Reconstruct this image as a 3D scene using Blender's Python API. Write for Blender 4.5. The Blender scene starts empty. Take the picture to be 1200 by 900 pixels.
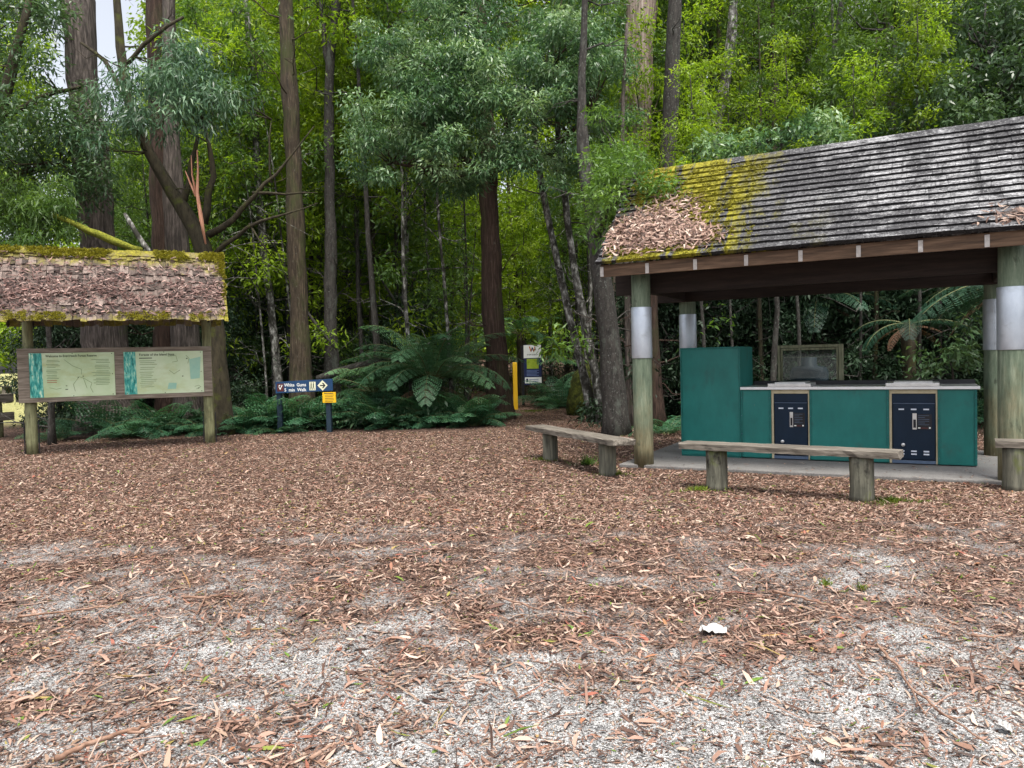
import bpy, bmesh, math, random
import numpy as np
from mathutils import Vector, Matrix

rng = np.random.default_rng(7)
random.seed(7)
R = math.radians
scene = bpy.context.scene
col = scene.collection

# ------------------------------------------------------------------ camera
CAM = np.array([0.0, 0.0, 1.42])
PITCH, ROLL, FPX = R(1.78), R(1.35), 901.0
_f = np.array([0, math.cos(PITCH), -math.sin(PITCH)])
_r0 = np.array([1.0, 0, 0]); _u0 = np.array([0, math.sin(PITCH), math.cos(PITCH)])
_r = math.cos(ROLL) * _r0 - math.sin(ROLL) * _u0
_u = math.sin(ROLL) * _r0 + math.cos(ROLL) * _u0


def ray(px, py):
    return _f * FPX + (px - 600.0) * _r - (py - 450.0) * _u


def at(px, py, Y):
    d = ray(px, py)
    return CAM + d * (Y / d[1])


def gp(px, py, z=0.0):
    d = ray(px, py)
    return CAM + d * ((z - CAM[2]) / d[2])


cam = bpy.data.cameras.new("camera")
cam.sensor_width = 36.0
cam.lens = FPX / 1200 * 36
cam.clip_start = 0.05
cam.clip_end = 2000
co = bpy.data.objects.new("camera", cam)
col.objects.link(co)
co.matrix_world = Matrix((( _r[0], _u[0], -_f[0], CAM[0]), (_r[1], _u[1], -_f[1], CAM[1]),
                          (_r[2], _u[2], -_f[2], CAM[2]), (0, 0, 0, 1)))
scene.camera = co

# ------------------------------------------------------------------ light
w = bpy.data.worlds.new("World"); scene.world = w; w.use_nodes = True
nt = w.node_tree
sky = nt.nodes.new("ShaderNodeTexSky"); sky.sky_type = 'NISHITA'; sky.sun_disc = False
SUN_EL, SUN_AZ = R(69), R(165)          # azimuth from +Y: high behind the camera
sky.sun_elevation = SUN_EL; sky.sun_rotation = SUN_AZ
sky.air_density = 1.0; sky.dust_density = 5.0; sky.ozone_density = 1.0
bg = nt.nodes["Background"]; bg.inputs[1].default_value = 0.11
hz_ = nt.nodes.new("ShaderNodeHueSaturation"); hz_.inputs["Saturation"].default_value = .35; hz_.inputs["Value"].default_value = 1.5
nt.links.new(sky.outputs[0], hz_.inputs["Color"]); nt.links.new(hz_.outputs[0], bg.inputs[0])      # thin high overcast
sl = bpy.data.lights.new("sun", 'SUN'); sl.energy = 2.4; sl.angle = R(14); sl.color = (1.0, 0.95, 0.86)
so = bpy.data.objects.new("sun", sl); col.objects.link(so)
sd = Vector((math.sin(SUN_AZ) * math.cos(SUN_EL), math.cos(SUN_AZ) * math.cos(SUN_EL), math.sin(SUN_EL)))
so.rotation_euler = sd.to_track_quat('Z', 'Y').to_euler(); so.location = sd * 60

scene.view_settings.view_transform = 'Standard'
scene.view_settings.look = 'None'
scene.view_settings.exposure = 0.95
scene.view_settings.gamma = 1
cy = scene.cycles
cy.max_bounces = 6; cy.diffuse_bounces = 4; cy.glossy_bounces = 3; cy.transmission_bounces = 5
cy.transparent_max_bounces = 6
cy.use_denoising = True
try:
    cy.denoiser = 'OPENIMAGEDENOISE'; cy.denoising_input_passes = 'RGB_ALBEDO_NORMAL'
except Exception:
    pass
cy.sample_clamp_indirect = 6

# ------------------------------------------------------------------ noise
_tabs = [np.random.default_rng(100 + i).random((64, 64)) for i in range(8)]


def vnoise(x, y, s, k=0):
    x = np.asarray(x) * s; y = np.asarray(y) * s
    xi = np.floor(x).astype(int); yi = np.floor(y).astype(int)
    fx = x - xi; fy = y - yi
    fx = fx * fx * (3 - 2 * fx); fy = fy * fy * (3 - 2 * fy)
    T = _tabs[k % 8]
    a = T[xi % 64, yi % 64]; b = T[(xi + 1) % 64, yi % 64]
    c = T[xi % 64, (yi + 1) % 64]; d = T[(xi + 1) % 64, (yi + 1) % 64]
    return (a * (1 - fx) + b * fx) * (1 - fy) + (c * (1 - fx) + d * fx) * fy


def fnoise(x, y, s, k=0, o=4):
    t = 0; a = .5; n = 0
    for i in range(o):
        t = t + a * vnoise(x, y, s * 2 ** i, k + i); n += a; a *= .55
    return t / n


def sstep(a, b, x):
    t = np.clip((x - a) / (b - a), 0, 1)
    return t * t * (3 - 2 * t)


def gz(x, y):
    x = np.asarray(x, float); y = np.asarray(y, float)
    hill = .07 * np.clip(y - 25, 0, 60) * sstep(-24, -12, x)
    return .05 * (fnoise(x, y, .35, 2) - .5) * sstep(9, 14, y) + .02 * (fnoise(x, y, 2.2, 5) - .5) + hill - .005


def cover(x, y):
    """how much leaf litter lies on the gravel: 0 bare, 1 thick"""
    n = .4 * fnoise(x, y * 1.25, .8, 0, 5) + .6 * fnoise(x, y * 1.3, 3.6, 3, 5)
    n = (n - .5) * 2.1 + .47
    base = .10 + .26 * (y - 3.7) + .07 * np.clip(np.abs(x - .2) - 2.0, 0, 3)
    return np.clip(n * (1 - .5 * sstep(5, 9, y)) + base * .62 - .25, 0, 1)


# ------------------------------------------------------------------ materials
def _nt(name):
    m = bpy.data.materials.new(name); m.use_nodes = True
    t = m.node_tree
    b = t.nodes["Principled BSDF"]
    return m, t, b


def N(t, kind, **kw):
    n = t.nodes.new("ShaderNode" + kind)
    for k, v in kw.items():
        if k.startswith("i_"):
            n.inputs[k[2:].replace("_", " ")].default_value = v
        else:
            setattr(n, k, v)
    return n


def ramp(t, stops, fac, interp='LINEAR'):
    r = t.nodes.new("ShaderNodeValToRGB")
    cr = r.color_ramp; cr.interpolation = interp
    while len(cr.elements) < len(stops):
        cr.elements.new(.5)
    for e, (p, c) in zip(cr.elements, stops):
        e.position = p
        e.color = (c, c, c, 1) if isinstance(c, (int, float)) else (*c, 1)
    t.links.new(fac, r.inputs[0])
    return r.outputs[0]


def coords(t, scale=(1, 1, 1), jitter=True):
    tc = N(t, "TexCoord")
    mp = N(t, "Mapping"); mp.inputs["Scale"].default_value = scale
    t.links.new(tc.outputs["Object"], mp.inputs[0])
    if jitter:
        oi = N(t, "ObjectInfo")
        mu = N(t, "VectorMath", operation='SCALE')
        cx = N(t, "CombineXYZ")
        for i in range(3):
            t.links.new(oi.outputs["Random"], cx.inputs[i])
        t.links.new(cx.outputs[0], mu.inputs[0]); mu.inputs["Scale"].default_value = 37
        t.links.new(mu.outputs[0], mp.inputs["Location"])
    return mp.outputs[0]


def noise(t, vec, scale, detail=6, rough=.6, dist=0):
    n = N(t, "TexNoise"); n.inputs["Scale"].default_value = scale
    n.inputs["Detail"].default_value = detail; n.inputs["Roughness"].default_value = rough
    n.inputs["Distortion"].default_value = dist
    t.links.new(vec, n.inputs["Vector"])
    return n.outputs["Fac"]


def mix(t, fac, a, b, kind='MIX'):
    m = N(t, "Mix", data_type='RGBA', blend_type=kind)
    ins = [i for i in m.inputs if i.enabled]
    for s, v in ((ins[0], fac), (ins[1], a), (ins[2], b)):
        if isinstance(v, bpy.types.NodeSocket):
            t.links.new(v, s)
        elif isinstance(v, (int, float)):
            s.default_value = v
        else:
            s.default_value = (*v, 1)
    return [o for o in m.outputs if o.enabled][0]


def math_(t, op, a, b=None, clamp=False):
    m = N(t, "Math", operation=op, use_clamp=clamp)
    for s, v in ((m.inputs[0], a), (m.inputs[1], b)):
        if v is None: continue
        if isinstance(v, bpy.types.NodeSocket): t.links.new(v, s)
        else: s.default_value = v
    return m.outputs[0]


def bump(t, b, h, strength=.5, dist=.01):
    n = N(t, "Bump"); n.inputs["Strength"].default_value = strength; n.inputs["Distance"].default_value = dist
    t.links.new(h, n.inputs["Height"]); t.links.new(n.outputs[0], b.inputs["Normal"])


def mat_noise(name, stops, scale=5, stretch=(1, 1, 1), rough=.85, bstr=.5, bdist=.01, spec=.3, metal=0, detail=7, dist=0, over=None):
    """base colours from stretched noise; over = list of (colour, scale, lo, hi, stretch)"""
    m, t, b = _nt(name)
    v = coords(t, stretch)
    f = noise(t, v, scale, detail, .65, dist)
    c = ramp(t, stops, f)
    h = f
    for (oc, osc, lo, hi, ost) in (over or []):
        v2 = coords(t, ost)
        f2 = noise(t, v2, osc, 6, .65, 0)
        k = ramp(t, [(lo, 0.0), (hi, 1.0)], f2)
        c = mix(t, k, c, oc)
    t.links.new(c, b.inputs["Base Color"])
    b.inputs["Roughness"].default_value = rough
    b.inputs["Specular IOR Level"].default_value = spec
    b.inputs["Metallic"].default_value = metal
    if bstr: bump(t, b, h, bstr, bdist)
    return m


def mat_leaf(name, stops, trans=.4, tcol=None, rough=.45, spec=.35):
    """leaf colours by a per-leaf attribute; part of the light passes through"""
    m, t, b = _nt(name)
    a = N(t, "Attribute", attribute_name="rnd")
    c = ramp(t, stops, a.outputs["Fac"])
    oi = N(t, "ObjectInfo")
    hs = N(t, "HueSaturation")
    mr = N(t, "MapRange"); mr.inputs["To Min"].default_value = .75; mr.inputs["To Max"].default_value = 1.25
    t.links.new(oi.outputs["Random"], mr.inputs[0]); t.links.new(mr.outputs[0], hs.inputs["Value"])
    t.links.new(c, hs.inputs["Color"])
    c = hs.outputs[0]
    t.links.new(c, b.inputs["Base Color"])
    b.inputs["Roughness"].default_value = rough
    b.inputs["Specular IOR Level"].default_value = spec
    if trans:
        tr = N(t, "BsdfTranslucent")
        g = mix(t, 1.0, c, tcol or (1.3, 1.25, .7), 'MULTIPLY')
        t.links.new(g, tr.inputs[0])
        ms = N(t, "MixShader"); ms.inputs[0].default_value = trans
        t.links.new(b.outputs[0], ms.inputs[1]); t.links.new(tr.outputs[0], ms.inputs[2])
        t.links.new(ms.outputs[0], t.nodes["Material Output"].inputs[0])
    return m


M = {}
M['leaf_blue'] = mat_leaf('blackwood_leaves', [(0, (.022, .06, .026)), (.4, (.095, .21, .085)), (.75, (.28, .43, .205)), (1, (.50, .63, .35))], .3, (1.15, 1.2, .7), .4, .5)
M['leaf_dark'] = mat_leaf('dark_leaves', [(0, (.022, .05, .022)), (.6, (.06, .12, .045)), (1, (.12, .2, .08))], .25, None, .4, .45)
M['leaf_mid'] = mat_leaf('mid_green_leaves', [(0, (.04, .09, .02)), (.6, (.09, .17, .035)), (1, (.16, .26, .06))], .4, (1.3, 1.3, .5))
M['leaf_gold'] = mat_leaf('yellow_green_leaves', [(0, (.08, .14, .012)), (.5, (.20, .305, .022)), (1, (.38, .48, .05))], .5, (1.15, 1.25, .4))
M['leaf_fern'] = mat_leaf('fern_fronds', [(0, (.035, .10, .05)), (.55, (.10, .23, .11)), (1, (.22, .37, .17))], .25, (1.1, 1.2, .7), .4, .4)
M['leaf_bracken'] = mat_leaf('bracken_fronds', [(0, (.022, .07, .035)), (.6, (.05, .14, .07)), (1, (.11, .23, .10))], .25, (1.1, 1.2, .7), .4, .4)
M['leaf_fern_dim'] = mat_leaf('shade_darkened_fern_fronds', [(0, (.014, .04, .024)), (.6, (.024, .068, .04)), (1, (.05, .115, .065))], .2, (1.1, 1.2, .7), .4, .4)  # fern green darkened to carry the gloom under the shelter roof
M['leaf_deep'] = mat_leaf('shade_deepened_leaves', [(0, (.012, .026, .014)), (.6, (.03, .062, .03)), (1, (.06, .10, .05))], .12, None, .5, .25)  # leaf green lowered so the colour holds the darkness behind the shelter
M['leaf_fern_brown'] = mat_leaf('dead_fern_fronds', [(0, (.09, .05, .03)), (1, (.22, .13, .09))], .2)
M['leaf_wattle'] = mat_leaf('drooping_wattle_leaves', [(0, (.018, .045, .022)), (.45, (.06, .135, .065)), (.8, (.15, .265, .14)), (1, (.34, .46, .28))], .25, (1.1, 1.2, .7), .4, .5)
M['leaf_far'] = mat_leaf('sun_brightened_leaves', [(0, (.12, .21, .015)), (.5, (.28, .42, .03)), (1, (.50, .62, .09))], .5, (1.15, 1.25, .4))  # leaf colour lifted to carry the backlit glow of the far wood
M['leaf_litter'] = mat_leaf('fallen_leaves', [(0, (.03, .018, .014)), (.2, (.11, .062, .047)), (.42, (.235, .138, .10)), (.62, (.345, .215, .165)), (.8, (.5, .385, .31)),
                                             (.92, (.22, .14, .09)), (.965, (.30, .10, .07)), (.975, (.34, .24, .09)), (.985, (.14, .2, .03)), (1, (.1, .18, .03))], .12, (1.2, 1, .8), .55, .3)
M['leaf_litter_dry'] = mat_leaf('dry_brown_leaves', [(0, (.03, .018, .014)), (.3, (.12, .068, .052)), (.6, (.24, .15, .115)), (.85, (.38, .27, .215)), (.95, (.5, .4, .33)), (1, (.3, .22, .06))], .1, (1.2, 1, .8), .55, .3)
M['leaf_litter_red'] = mat_leaf('damp_fallen_leaves', [(0, (.022, .012, .010)), (.25, (.075, .038, .032)), (.55, (.16, .085, .072)), (.8, (.27, .165, .14)), (.92, (.42, .30, .26)), (.97, (.33, .09, .07)), (1, (.3, .2, .06))], .1, (1.2, 1, .8), .55, .3)
M['leaf_grass'] = mat_leaf('grass_blades', [(0, (.06, .10, .015)), (.6, (.13, .19, .02)), (1, (.22, .26, .04))], .3)

M['bark_brown'] = mat_noise('stringy_brown_bark', [(.3, (.013, .010, .007)), (.5, (.05, .037, .024)), (.7, (.115, .088, .058))], 9, (3, 3, .35), .9, 1.0, .04,
                            over=[((.05, .06, .018), 2.2, .5, .72, (1, 1, .5)), ((.16, .16, .13), 14, .62, .74, (1, 1, .7))])
M['bark_red'] = mat_noise('reddish_fibrous_bark', [(.3, (.012, .008, .006)), (.5, (.045, .027, .02)), (.72, (.10, .064, .048))], 10, (3, 3, .22), .9, 1.0, .03,
                           over=[((.045, .05, .02), 2.0, .54, .76, (1, 1, .5)), ((.13, .125, .11), 15, .63, .75, (1, 1, .6))])
M['bark_grey'] = mat_noise('grey_fibrous_bark', [(.3, (.02, .017, .015)), (.5, (.078, .064, .056)), (.72, (.21, .175, .155))], 9, (3, 3, .3), .9, 1.0, .04,
                           over=[((.06, .085, .03), 3, .58, .74, (1, 1, .6))])
M['bark_pale'] = mat_noise('pale_peeling_bark', [(.3, (.09, .06, .052)), (.48, (.26, .195, .165)), (.7, (.48, .40, .35))], 5, (3, 3, .22), .85, .9, .03)
M['bark_dark'] = mat_noise('dark_bark_with_lichen', [(.3, (.012, .011, .01)), (.6, (.05, .045, .04)), (.8, (.09, .08, .07))], 10, (2, 2, .6), .9, 1.0, .02,
                           over=[((.17, .18, .165), 26, .57, .72, (1, 1, .8)), ((.09, .10, .085), 5, .55, .75, (1, 1, .5))])
M['bark_lichen'] = mat_noise('white_lichen_bark', [(.34, (.03, .027, .024)), (.5, (.12, .115, .105)), (.64, (.42, .42, .39))], 9, (1.6, 1.6, .8), .9, .6, .015,
                             over=[((.025, .024, .018), 5, .48, .58, (1, 1, .7))])
M['bark_moss'] = mat_noise('mossy_dark_bark', [(.3, (.014, .012, .008)), (.6, (.05, .042, .025))], 8, (2, 2, .6), .95, 1.0, .02,
                           over=[((.06, .07, .012), 4, .55, .7, (1, 1, 1))])
M['moss'] = mat_noise('thick_moss', [(.3, (.05, .055, .006)), (.5, (.13, .14, .012)), (.7, (.25, .24, .03))], 30, (1, 1, 1), .95, 1.0, .02)
M['moss_dark'] = mat_noise('dark_moss', [(.3, (.012, .014, .005)), (.5, (.05, .06, .01)), (.7, (.13, .15, .02))], 9, (1, 1, 1), .95, 1.0, .03)  # moss in darker tones, for the boulder
M['bark_strip'] = mat_noise('peeled_orange_bark', [(.3, (.35, .14, .08)), (.7, (.6, .33, .22))], 12, (4, 4, .3), .8, .5, .01)
M['timber_grey'] = mat_noise('weathered_timber', [(.3, (.03, .026, .021)), (.5, (.12, .105, .086)), (.72, (.26, .235, .2))], 7, (.35, 5, 5), .85, .6, .006,
                             over=[((.02, .018, .015), 6, .62, .72, (.6, 2, 2))])
M['timber_board'] = mat_noise('greyish_brown_board', [(.3, (.085, .068, .05)), (.5, (.18, .15, .118)), (.72, (.31, .265, .215))], 6, (.4, 5, 5), .85, .5, .005,
                              over=[((.05, .035, .012), 5, .6, .8, (.5, 1, 1))])
M['timber_brown'] = mat_noise('stained_brown_timber', [(.3, (.045, .027, .016)), (.5, (.105, .062, .037)), (.72, (.19, .12, .075))], 6, (.4, 5, 5), .7, .4, .005)
M['timber_dark'] = mat_noise('dark_beam_timber', [(.3, (.010, .006, .005)), (.7, (.032, .02, .015))], 6, (.4, 5, 5), .75, .4, .005)
M['rafter_end'] = mat_noise('greying_cut_timber', [(.3, (.3, .27, .25)), (.7, (.55, .52, .5))], 14, (1, 1, 1), .8, .3, .004)
M['frame_timber'] = mat_noise('greenish_old_timber', [(.3, (.07, .075, .04)), (.5, (.17, .175, .11)), (.7, (.27, .27, .18))], 7, (5, 5, .5), .8, .4, .004)
M['log_moss'] = mat_noise('green_stained_log', [(.3, (.075, .07, .035)), (.5, (.17, .175, .09)), (.7, (.27, .27, .15))], 6, (4, 4, .5), .85, .6, .006,
                          over=[((.035, .034, .022), 4, .52, .68, (1, 1, .6))])
M['log_grey'] = mat_noise('grey_weathered_log', [(.3, (.035, .035, .028)), (.5, (.105, .105, .08)), (.7, (.2, .195, .15))], 6, (4, 4, .4), .85, .7, .008,
                          over=[((.10, .125, .02), 3, .56, .7, (1, 1, .6)), ((.018, .017, .014), 5, .6, .7, (1, 1, .5))])
M['shake'] = mat_noise('brown_wood_shakes', [(.3, (.055, .04, .034)), (.5, (.16, .115, .098)), (.72, (.28, .215, .185))], 5, (5, 1.2, 1.2), .9, .7, .008)
M['steel'] = mat_noise('brushed_metal', [(.3, (.42, .47, .54)), (.7, (.58, .63, .69))], 7, (1, 1, .5), .45, .35, .006, .5, .6,
                       over=[((.3, .32, .34), 4, .55, .85, (1, 1, 1.5))])
M['steel_dull'] = mat_noise('stainless_top', [(.3, (.55, .55, .55)), (.7, (.72, .72, .72))], 12, (1, 1, 1), .32, .05, .002, .5, .8)
M['white_edge'] = mat_noise('white_laminate_edge', [(.3, (.68, .68, .68)), (.7, (.82, .82, .82))], 6, (1, 1, 1), .5, .05, .001)
M['green'] = mat_noise('teal_green_paint', [(.3, (.006, .12, .105)), (.5, (.008, .145, .128)), (.7, (.012, .17, .15))], 5, (1, 1, .5), .42, .12, .002, .4,
                       over=[((.02, .085, .075), 5, .6, .8, (1, 1, .4)), ((.10, .15, .12), 26, .69, .74, (1, 1, .25)), ((.035, .07, .058), 3, .6, .85, (1, 1, 1))])
M['green_trim'] = mat_noise('teal_green_trim', [(.3, (.006, .09, .08)), (.7, (.012, .14, .122))], 8, (1, 1, 1), .5, .2, .002)
M['cream'] = mat_noise('cream_painted_trim', [(.3, (.36, .31, .19)), (.7, (.52, .46, .32))], 8, (1, 1, 1), .6, .2, .002)
M['navy'] = mat_noise('navy_metal_door', [(.3, (.002, .011, .026)), (.7, (.005, .018, .04))], 5, (1, 1, .4), .45, .05, .001, .25)
M['navy_edge'] = mat_noise('blue_metal_flange', [(.3, (.05, .08, .14)), (.7, (.09, .13, .2))], 5, (1, 1, 1), .4, .05, .001, .5)
M['slot'] = mat_noise('pressed_vent_metal', [(.3, (.55, .6, .7)), (.7, (.7, .74, .8))], 5, (1, 1, 1), .4, 0)
M['black'] = mat_noise('black_plastic', [(.3, (.01, .01, .012)), (.7, (.02, .02, .024))], 5, (1, 1, 1), .5, 0)
M['ink'] = mat_noise('dark_print', [(.3, (.03, .045, .025)), (.7, (.05, .065, .04))], 5, (1, 1, 1), .7, 0)
M['ink_soft'] = mat_noise('faded_green_print', [(.3, (.17, .24, .13)), (.7, (.24, .32, .18))], 9, (1, 1, 1), .7, 0)
M['ink_pale'] = mat_noise('faded_turquoise_print', [(.3, (.25, .45, .36)), (.7, (.32, .5, .38))], 9, (1, 1, 1), .7, 0)
M['ink_red'] = mat_noise('faded_red_print', [(.3, (.3, .12, .06)), (.7, (.35, .16, .08))], 9, (1, 1, 1), .7, 0)
M['panel'] = mat_noise('faded_lime_panel', [(.3, (.35, .45, .24)), (.5, (.45, .56, .35)), (.7, (.53, .62, .44))], 1.6, (1, 1, 1), .42, .05, .002, .4,
                       over=[((.36, .39, .15), 2.5, .52, .8, (.6, 1, 1.4))])
M['panel_photo'] = mat_noise('turquoise_falls_picture', [(.36, (.01, .12, .10)), (.47, (.03, .28, .25)), (.56, (.15, .45, .36)), (.66, (.55, .7, .5))], 9, (2.6, 1, .7), .42, .05, .002)
M['sign_blue'] = mat_noise('navy_blue_sign', [(.3, (.010, .04, .105)), (.7, (.016, .058, .14))], 4, (1, 1, 1), .5, .1, .002)
M['sign_post'] = mat_noise('dark_blue_post', [(.3, (.008, .018, .03)), (.7, (.016, .035, .055))], 6, (1, 1, 1), .6, .2, .002)
M['white'] = mat_noise('white_print', [(.3, (.7, .72, .7)), (.7, (.8, .82, .8))], 6, (1, 1, 1), .5, 0)
M['cream_print'] = mat_noise('cream_print', [(.3, (.6, .62, .45)), (.7, (.72, .74, .56))], 6, (1, 1, 1), .5, 0)
M['maroon'] = mat_noise('maroon_print', [(.3, (.07, .02, .02)), (.7, (.11, .03, .03))], 6, (1, 1, 1), .5, 0)
M['yellow'] = mat_noise('yellow_sign_sheet', [(.3, (.72, .42, .01)), (.7, (.82, .5, .02))], 4, (1, 1, 1), .5, .05, .001)
M['yellow_post'] = mat_noise('yellow_plastic_post', [(.3, (.62, .36, .012)), (.7, (.75, .46, .02))], 6, (1, 1, .3), .55, .1, .001)
M['lime_print'] = mat_noise('lime_map_print', [(.3, (.22, .33, .02)), (.5, (.3, .4, .03)), (.7, (.38, .45, .06))], 12, (1, 1, 1), .5, 0)
M['navy_print'] = mat_noise('navy_print', [(.3, (.012, .02, .075)), (.7, (.02, .03, .1))], 6, (1, 1, 1), .5, 0)
M['blue_text'] = mat_noise('pale_blue_print', [(.3, (.12, .17, .35)), (.7, (.16, .22, .42))], 6, (1, 1, 1), .5, 0)
M['orange_print'] = mat_noise('orange_red_print', [(.3, (.5, .12, .03)), (.7, (.55, .15, .04))], 6, (1, 1, 1), .5, 0)
M['paper'] = mat_noise('crumpled_white_paper', [(.3, (.36, .35, .34)), (.7, (.5, .49, .47))], 20, (1, 1, 1), .7, .4, .004)
M['stick'] = mat_noise('dry_stick_bark', [(.3, (.10, .055, .038)), (.5, (.22, .13, .09)), (.72, (.38, .26, .2))], 14, (1, 1, 1), .85, .5, .004)
M['drum'] = mat_noise('dark_blue_drum_plastic', [(.3, (.012, .025, .04)), (.7, (.02, .045, .07))], 5, (1, 1, 1), .35, .1, .002)


def mat_concrete():
    m, t, b = _nt('leaf_stained_concrete')
    v = coords(t)
    f = noise(t, v, 1.6, 8, .7); g = noise(t, v, 60, 4, .6)
    c = ramp(t, [(.3, (.06, .052, .045)), (.5, (.115, .107, .10)), (.7, (.17, .162, .15))], f)
    c = mix(t, .3, c, ramp(t, [(.3, .08), (.7, .32)], g))
    t.links.new(c, b.inputs["Base Color"]); b.inputs["Roughness"].default_value = .9
    bump(t, b, g, .4, .004)
    return m


def mat_roof(butt=False):
    """grey weathered shingles: black stains, pale lichen, moss towards the left gable"""
    m, t, b = _nt('mossy_weathered_shingles' if not butt else 'shadow_dark_shingle_ends')
    tc = N(t, "TexCoord"); sx = N(t, "SeparateXYZ"); t.links.new(tc.outputs["Object"], sx.inputs[0])
    v = coords(t, (1, 1, 1), False)
    vs = coords(t, (.8, .6, .6), False)
    vg = coords(t, (.35, 7, 7), False)
    grain = noise(t, vg, 9, 6, .7)
    fine = noise(t, v, 26, 6, .75)
    c = ramp(t, [(.40, (.022, .021, .022)), (.48, (.10, .10, .105)), (.54, (.28, .28, .29)), (.63, (.52, .525, .54))], math_(t, 'ADD', math_(t, 'MULTIPLY', fine, .4), math_(t, 'MULTIPLY', grain, .6)))
    big = noise(t, vs, 2.3, 6, .72, .3)
    st = noise(t, coords(t, (2.6, .22, .22), False), 1.9, 5, .7)
    dark = ramp(t, [(.46, 0.0), (.54, 1.0)], big)
    dark2 = ramp(t, [(.56, 0.0), (.63, 1.0)], st)
    dk = math_(t, 'MAXIMUM', dark, dark2)
    # black stain band where the moss gives way
    u = sx.outputs[0]
    band = N(t, "MapRange"); band.inputs[1].default_value = 1.5; band.inputs[2].default_value = 2.9
    band.inputs[3].default_value = .8; band.inputs[4].default_value = .06
    t.links.new(u, band.inputs[0])
    dk = math_(t, 'MULTIPLY', math_(t, 'ADD', dk, band.outputs[0], True), .87)
    c = mix(t, dk, c, ramp(t, [(.3, (.010, .010, .012)), (.7, (.045, .044, .048))], fine))
    # pale lichen speckle over the stains
    lk = ramp(t, [(.58, 0.0), (.66, 1.0)], noise(t, v, 42, 3, .6))
    c = mix(t, math_(t, 'MULTIPLY', lk, .4), c, (.4, .4, .4))
    if butt: c = ramp(t, [(.35, (.008, .008, .009)), (.62, (.03, .029, .03)), (.75, (.12, .12, .12))], fine)  # end faces coloured dark to stand in for shaded gaps between courses
    # moss
    wob = math_(t, 'MULTIPLY', math_(t, 'SUBTRACT', noise(t, v, 2.2, 6, .7), .5), 1.5)
    mu = math_(t, 'ADD', u, wob)
    mk = N(t, "MapRange"); mk.inputs[1].default_value = 1.5; mk.inputs[2].default_value = 1.15
    mk.inputs[3].default_value = 0; mk.inputs[4].default_value = 1
    t.links.new(mu, mk.inputs[0])
    gap = ramp(t, [(.43, 0.0), (.5, 1.0)], noise(t, coords(t, (3.4, .5, .5), False), 1.7, 4, .6))
    far = math_(t, 'MULTIPLY', ramp(t, [(.58, 0.0), (.66, 1.0)], noise(t, vs, 3.1, 5, .7)), .8)
    fm = N(t, "MapRange"); fm.inputs[1].default_value = 2.4; fm.inputs[2].default_value = .9
    fm.inputs[3].default_value = 0; fm.inputs[4].default_value = 1
    t.links.new(u, fm.inputs[0])
    k = math_(t, 'MAXIMUM', math_(t, 'MULTIPLY', mk.outputs[0], gap), math_(t, 'MULTIPLY', far, fm.outputs[0]))
    edge = N(t, "MapRange"); edge.inputs[1].default_value = -.36; edge.inputs[2].default_value = -.22
    t.links.new(math_(t, 'ADD', u, math_(t, 'MULTIPLY', wob, .12)), edge.inputs[0])
    k = math_(t, 'MULTIPLY', k, edge.outputs[0])
    mc = ramp(t, [(.32, (.05, .046, .008)), (.5, (.175, .16, .013)), (.7, (.33, .30, .035))], noise(t, v, 18, 6, .7))
    c = mix(t, k, c, mc)
    t.links.new(c, b.inputs["Base Color"]); b.inputs["Roughness"].default_value = .92
    b.inputs["Specular IOR Level"].default_value = .25
    bump(t, b, math_(t, 'ADD', fine, math_(t, 'MULTIPLY', k, noise(t, v, 70, 3, .6))), .9, .012)
    return m


def mat_shake_roof():
    m, t, b = _nt('mossy_brown_shakes')
    tc = N(t, "TexCoord"); sx = N(t, "SeparateXYZ"); t.links.new(tc.outputs["Object"], sx.inputs[0])
    v = coords(t, (1, 1, 1), False)
    a = N(t, "Attribute", attribute_name="rnd")
    fine = noise(t, coords(t, (6, 1.2, 1.2), False), 7, 7, .7)
    s = math_(t, 'ADD', math_(t, 'MULTIPLY', fine, .6), math_(t, 'MULTIPLY', a.outputs["Fac"], .4))
    c = ramp(t, [(.25, (.03, .022, .019)), (.5, (.11, .082, .070)), (.75, (.25, .195, .17))], s)
    z = sx.outputs[2]
    wob = math_(t, 'MULTIPLY', math_(t, 'SUBTRACT', noise(t, v, 4, 6, .7), .5), 1.1)
    top = N(t, "MapRange"); top.inputs[1].default_value = 3.2; top.inputs[2].default_value = 3.5
    t.links.new(math_(t, 'ADD', z, wob), top.inputs[0])
    low = N(t, "MapRange"); low.inputs[1].default_value = 2.36; low.inputs[2].default_value = 2.2
    t.links.new(math_(t, 'ADD', z, wob), low.inputs[0])
    side = N(t, "MapRange"); side.inputs[1].default_value = 3.02; side.inputs[2].default_value = 3.15
    t.links.new(math_(t, 'ADD', sx.outputs[0], math_(t, 'MULTIPLY', wob, .7)), side.inputs[0])
    k = math_(t, 'MAXIMUM', math_(t, 'MAXIMUM', top.outputs[0], math_(t, 'MULTIPLY', low.outputs[0], .85)), side.outputs[0])
    mc = ramp(t, [(.3, (.07, .06, .006)), (.5, (.18, .16, .012)), (.7, (.32, .28, .03))], noise(t, v, 22, 6, .7))
    c = mix(t, k, c, mc)
    t.links.new(c, b.inputs["Base Color"]); b.inputs["Roughness"].default_value = .93
    bump(t, b, math_(t, 'ADD', fine, noise(t, v, 60, 3, .6)), .8, .01)
    return m


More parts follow.
